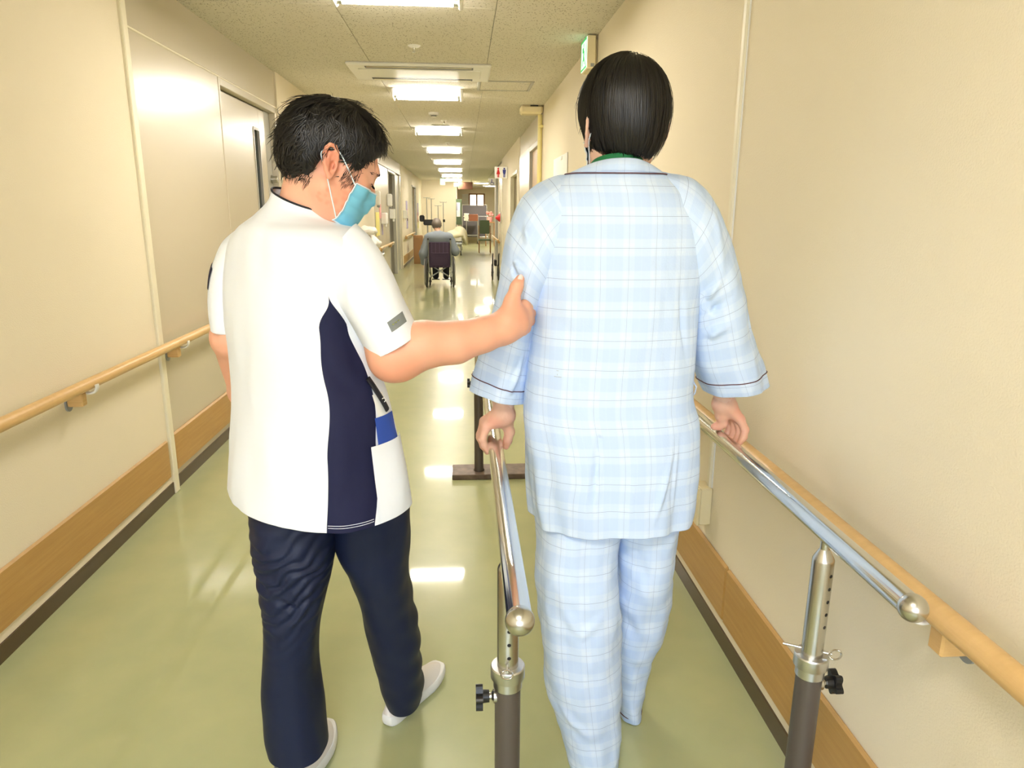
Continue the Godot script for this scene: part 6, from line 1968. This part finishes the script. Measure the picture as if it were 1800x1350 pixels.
# ---------------------------------------------------------------- small things on the far left wall
func left_wall_fittings() -> void:
	var disp := [[Vector3(-1.44, 1.583, -12.2466), "white soap dispenser fixed first along the far steel panels"], [Vector3(-1.44, 1.5742, -14.2909), "white soap dispenser fixed just before the dark far doorway"]]
	for e in disp:
		var c: Vector3 = e[0]
		var d := thing("soap_dispenser", e[1], "dispenser", c, "soap dispensers on the far left wall")
		part(d, "dispenser_body", boxed(Vector3(0.02, 0, 0), Vector3(0.1, 0.24, 0.15), 0.02), M["white plastic"])
		part(d, "dispenser_nozzle", boxed(Vector3(0.04, -0.135, 0), Vector3(0.05, 0.04, 0.05), 0.01), M["grey plastic"])
	var holder := [[Vector3(-1.44, 1.3127, -14.7654), "white paper towel box under the soap dispenser by the doorway"], [Vector3(-1.44, 1.2838, -18.0657), "white paper towel box between the far left doorways"], [Vector3(-1.44, 1.2389, -13.2616), "white glove box above the short far handrail"]]
	for e in holder:
		var c: Vector3 = e[0]
		var d := thing("towel_box", e[1], "towel box", c, "towel boxes on the far left wall")
		part(d, "box_body", boxed(Vector3(0.02, 0, 0), Vector3(0.1, 0.2, 0.26), 0.012), M["white plastic"])
		part(d, "towel", boxed(Vector3(0.04, -0.12, 0), Vector3(0.03, 0.06, 0.1), 0.004), M["white paper"])
	var sheets := [[Vector3(-1.46, 1.4094, -13.039), 0.26, 0.34, "pink paper", "pink notice sheet between the soap dispensers"], [Vector3(-1.46, 1.1497, -12.603), 0.5, 0.40, "yellow paper", "yellow notice sheet below the pink one"], [Vector3(-1.46, 1.0962, -13.3026), 0.18, 0.30, "lilac paper", "lilac leaflet beside the yellow notice sheet"], [Vector3(-1.44, 1.4521, -19.0566), 0.5, 0.34, "lilac paper", "upper lilac poster between the far left doorways"], [Vector3(-1.44, 1.2632, -19.1823), 0.4, 0.3, "pink paper", "pink poster below the lilac one between doorways"], [Vector3(-1.44, 1.074, -19.1105), 0.5, 0.32, "lilac paper", "lower lilac poster above the far left handrail"], [Vector3(-1.44, 1.4161, -23.8074), 0.5, 0.4, "lilac paper", "lilac poster past the last left doorway"], [Vector3(-1.44, 1.1633, -23.7035), 0.4, 0.3, "pink paper", "pink poster past the last left doorway"], [Vector3(-1.44, 0.9626, -23.7745), 0.4, 0.3, "yellow paper", "yellow poster past the last left doorway"]]
	for e in sheets:
		var c: Vector3 = e[0]
		var x0 := XL if c.z < -17.5 or c.z > -12.0 else XL - 0.012
		solo("wall_poster", boxed(Vector3(x0 + 0.004, c.y, c.z), Vector3(0.006, e[2], e[1]), 0.001), M[e[3]], e[4], "poster", "papers on the far left wall")
	# linen cart with bundled white linen
	var lc := thing("linen_cart", "steel linen cart parked along the far left wall", "cart", Vector3(-1.24, 0, -9.6))
	for y: float in [0.25, 0.8]: part(lc, "shelf", boxed(Vector3(0, y, 0), Vector3(0.32, 0.03, 0.8), 0.006), M["wheelchair frame"])
	for x: float in [-0.14, 0.14]:
		for z: float in [-0.37, 0.37]: part(lc, "leg", tubed([Vector3(x, 0.02, z), Vector3(x, 0.84, z)], 0.014, 8), M["wheelchair frame"])
	var bundles := [[Vector3(-1.25, 0.93, -9.35), Vector3(0.15, 0.10, 0.2), "crumpled white linen bundle at the near end of the cart"], [Vector3(-1.24, 0.95, -9.82), Vector3(0.14, 0.12, 0.19), "rounder white linen bundle at the far end of the cart"], [Vector3(-1.26, 1.12, -9.6), Vector3(0.14, 0.07, 0.2), "white linen bundle lying on top of the two others"]]
	for e in bundles:
		solo("linen_bundle", one(func(mb: MB):
			var b := Blob.new()
			b.ell(Vector3.ZERO, e[1] * 0.92)
			b.build(mb, 0.016, Transform3D(Basis(), e[0]))
			for q in mb.v.size(): mb.v[q] += mb.n[q] * (noise.get_noise_3d(mb.v[q].x * 7, mb.v[q].y * 9, mb.v[q].z * 7) * 0.05 - 0.01)), M["sheet white"], e[2], "linen", "linen bundles on the cart")
	# a small black machine on a stand before the end wall
	var bm := thing("black_monitor", "black machine on a slim stand near the far left corner", "machine", Vector3(-1.0, 0, -20.8))
	part(bm, "stand_pole", tubed([Vector3(0, 0.03, 0), Vector3(0, 1.0, 0)], 0.016, 10), M["wheelchair frame"])
	part(bm, "stand_base", one(func(mb: MB): mb.lathe(Transform3D(), [Vector2(0.22, 0), Vector2(0.22, 0.02), Vector2(0.03, 0.04)], 20)), M["grey plastic"])
	part(bm, "machine_body", boxed(Vector3(0.05, 1.05, 0), Vector3(0.34, 0.16, 0.22), 0.03), M["black plastic"])
	part(bm, "machine_head", boxed(Vector3(-0.16, 1.16, 0), Vector3(0.14, 0.18, 0.16), 0.03), M["black plastic"])
	var cb := thing("wooden_cabinet", "low wooden cabinet under the black machine by the left wall", "cabinet", Vector3(-1.18, 0, -19.2))
	part(cb, "cabinet_body", boxed(Vector3(0, 0.37, 0), Vector3(0.24, 0.74, 0.4), 0.01), M["chair wood"])
	part(cb, "cabinet_door", boxed(Vector3(0, 0.37, 0.205), Vector3(0.2, 0.66, 0.02), 0.006), M["chair wood"])


# ---------------------------------------------------------------- wheelchair and the person in it
func wheelchair_user() -> void:
	var base := Vector3(-0.425, 0, -13.15)
	var o := thing("wheelchair", "wheelchair with dark purple striped backrest rolling down the corridor", "wheelchair", base)
	for s: float in [-1.0, 1.0]:
		part(o, "rear_wheel", one(func(mb: MB): ring_wheel(mb, Vector3(s * 0.245, 0.285, 0.0), 0.27, 0.017)), M["tyre"])
		part(o, "hand_rim", one(func(mb: MB):
			var ring := []
			for k in 33: ring.append(Vector3(s * 0.275, 0.285 + cos(TAU * k / 32) * 0.24, sin(TAU * k / 32) * 0.24))
			mb.tube(ring, 0.009, 8, false)), M["wheelchair frame"])
		part(o, "back_post", tubed([Vector3(s * 0.20, 0.30, 0.02), Vector3(s * 0.20, 0.84, 0.08), Vector3(s * 0.20, 0.88, 0.12)], 0.013, 10), M["wheelchair frame"])
		part(o, "push_handle", tubed([Vector3(s * 0.20, 0.88, 0.10), Vector3(s * 0.20, 0.885, 0.24)], 0.018, 10), M["black plastic"])
		part(o, "side_frame", tubed([Vector3(s * 0.20, 0.62, 0.05), Vector3(s * 0.20, 0.63, -0.30), Vector3(s * 0.20, 0.45, -0.36), Vector3(s * 0.19, 0.12, -0.52)], 0.013, 10), M["wheelchair frame"])
		part(o, "lower_rail", tubed([Vector3(s * 0.20, 0.30, 0.02), Vector3(s * 0.20, 0.22, -0.34)], 0.012, 8), M["wheelchair frame"])
		part(o, "front_caster", one(func(mb: MB): ring_wheel(mb, Vector3(s * 0.2, 0.08, -0.36), 0.07, 0.014)), M["tyre"])
		part(o, "cross_brace", tubed([Vector3(s * 0.19, 0.18, -0.04), Vector3(-s * 0.17, 0.40, -0.06)], 0.012, 8), M["wheelchair frame"])
		part(o, "footplate", boxed(Vector3(s * 0.1, 0.1, -0.56), Vector3(0.15, 0.015, 0.16), 0.004), M["black plastic"])
	var back := part(o, "backrest", boxed(Vector3(0, 0.60, 0.105), Vector3(0.38, 0.46, 0.03), 0.012, Basis(Vector3.RIGHT, -0.08)), M["purple canvas"], "dark purple backrest")
	for k in 5: part(back, "stripe", boxed(Vector3(-0.14 + 0.07 * k, 0.60, 0.1225), Vector3(0.012, 0.44, 0.002), 0.0, Basis(Vector3.RIGHT, -0.08)), M["purple stripe"])
	part(back, "back_pocket", boxed(Vector3(0, 0.52, 0.124), Vector3(0.32, 0.24, 0.016), 0.006, Basis(Vector3.RIGHT, -0.08)), M["purple canvas"])
	part(o, "seat", boxed(Vector3(0, 0.43, -0.16), Vector3(0.38, 0.04, 0.42), 0.012), M["purple canvas"])
	# the person
	var p := thing("person", "grey haired person in a grey shirt seated in the wheelchair", "person", base + Vector3(0, 0.45, -0.1))
	var skin := MB.new()
	var b := Blob.new()
	b.ell(Vector3(-0.05, 1.13, -0.12), Vector3(0.075, 0.105, 0.092), Basis(Vector3.RIGHT, -0.35))
	b.cap(Vector3(-0.045, 1.08, -0.08), Vector3(-0.02, 0.96, -0.03), 0.05, 0.052, 0.03)
	b.chain([Vector3(-0.24, 0.88, -0.02), Vector3(-0.30, 0.62, 0.02), Vector3(-0.285, 0.44, -0.08), Vector3(-0.28, 0.36, -0.12)], [0.05, 0.042, 0.03, 0.03], 0.02)
	b.chain([Vector3(0.22, 0.88, -0.02), Vector3(0.285, 0.66, 0.0), Vector3(0.27, 0.62, -0.22), Vector3(0.27, 0.62, -0.30)], [0.05, 0.042, 0.032, 0.03], 0.02)
	b.cap(Vector3(0, 0.88, -0.06), Vector3(0, 0.55, -0.10), 0.09, 0.10, 0.05)
	for s: float in [-1.0, 1.0]: b.chain([Vector3(s * 0.09, 0.51, -0.1), Vector3(s * 0.1, 0.50, -0.5), Vector3(s * 0.1, 0.14, -0.54), Vector3(s * 0.1, 0.13, -0.66)], [0.08, 0.055, 0.04, 0.035], 0.02)
	b.build(skin, 0.014)
	for k in skin.v.size(): skin.v[k] += Vector3(0, -0.45, 0.1)
	part(p, "body", skin, M["hand skin"])
	var sh := MB.new()
	var sb := Blob.new()
	sb.cap(Vector3(-0.15, 0.90, -0.01), Vector3(0.13, 0.90, -0.01), 0.10, 0.10, 0.05)
	sb.cap(Vector3(-0.05, 0.95, -0.03), Vector3(0.01, 0.95, -0.03), 0.075, 0.075, 0.05)
	sb.ell(Vector3(0, 0.70, -0.05), Vector3(0.19, 0.27, 0.145), Basis(), 0.06)
	sb.chain([Vector3(-0.20, 0.89, -0.02), Vector3(-0.30, 0.62, 0.02), Vector3(-0.29, 0.47, -0.06)], [0.085, 0.075, 0.068], 0.04)
	sb.chain([Vector3(0.18, 0.89, -0.02), Vector3(0.285, 0.66, 0.0), Vector3(0.275, 0.63, -0.18)], [0.085, 0.075, 0.068], 0.04)
	sb.build(sh, 0.014)
	for k in sh.v.size(): sh.v[k] += Vector3(0, -0.45, 0.1) + sh.n[k] * wave(sh.v[k], Vector3(14, 14, 14), 0.012)
	part(p, "shirt", sh, M["grey shirt"])
	var tr := MB.new()
	var tb := Blob.new()
	for s: float in [-1.0, 1.0]: tb.chain([Vector3(s * 0.09, 0.52, -0.1), Vector3(s * 0.1, 0.51, -0.5), Vector3(s * 0.1, 0.16, -0.53)], [0.095, 0.072, 0.06], 0.03)
	tb.build(tr, 0.014)
	for k in tr.v.size(): tr.v[k] += Vector3(0, -0.45, 0.1)
	part(p, "trousers", tr, M["dark trousers"])
	var hr := MB.new()
	var hb := Blob.new()
	hb.ell(Vector3(-0.05, 1.145, -0.10), Vector3(0.088, 0.105, 0.102), Basis(Vector3.RIGHT, -0.2))
	hb.ell(Vector3(-0.05, 1.10, -0.22), Vector3(0.09, 0.11, 0.09), Basis(), 0.01, true)
	hb.build(hr, 0.012)
	for k in hr.v.size(): hr.v[k] += Vector3(0, -0.45, 0.1) + hr.n[k] * wave(hr.v[k], Vector3(60, 40, 60), 0.012)
	part(p, "hair", hr, M["grey hair"])
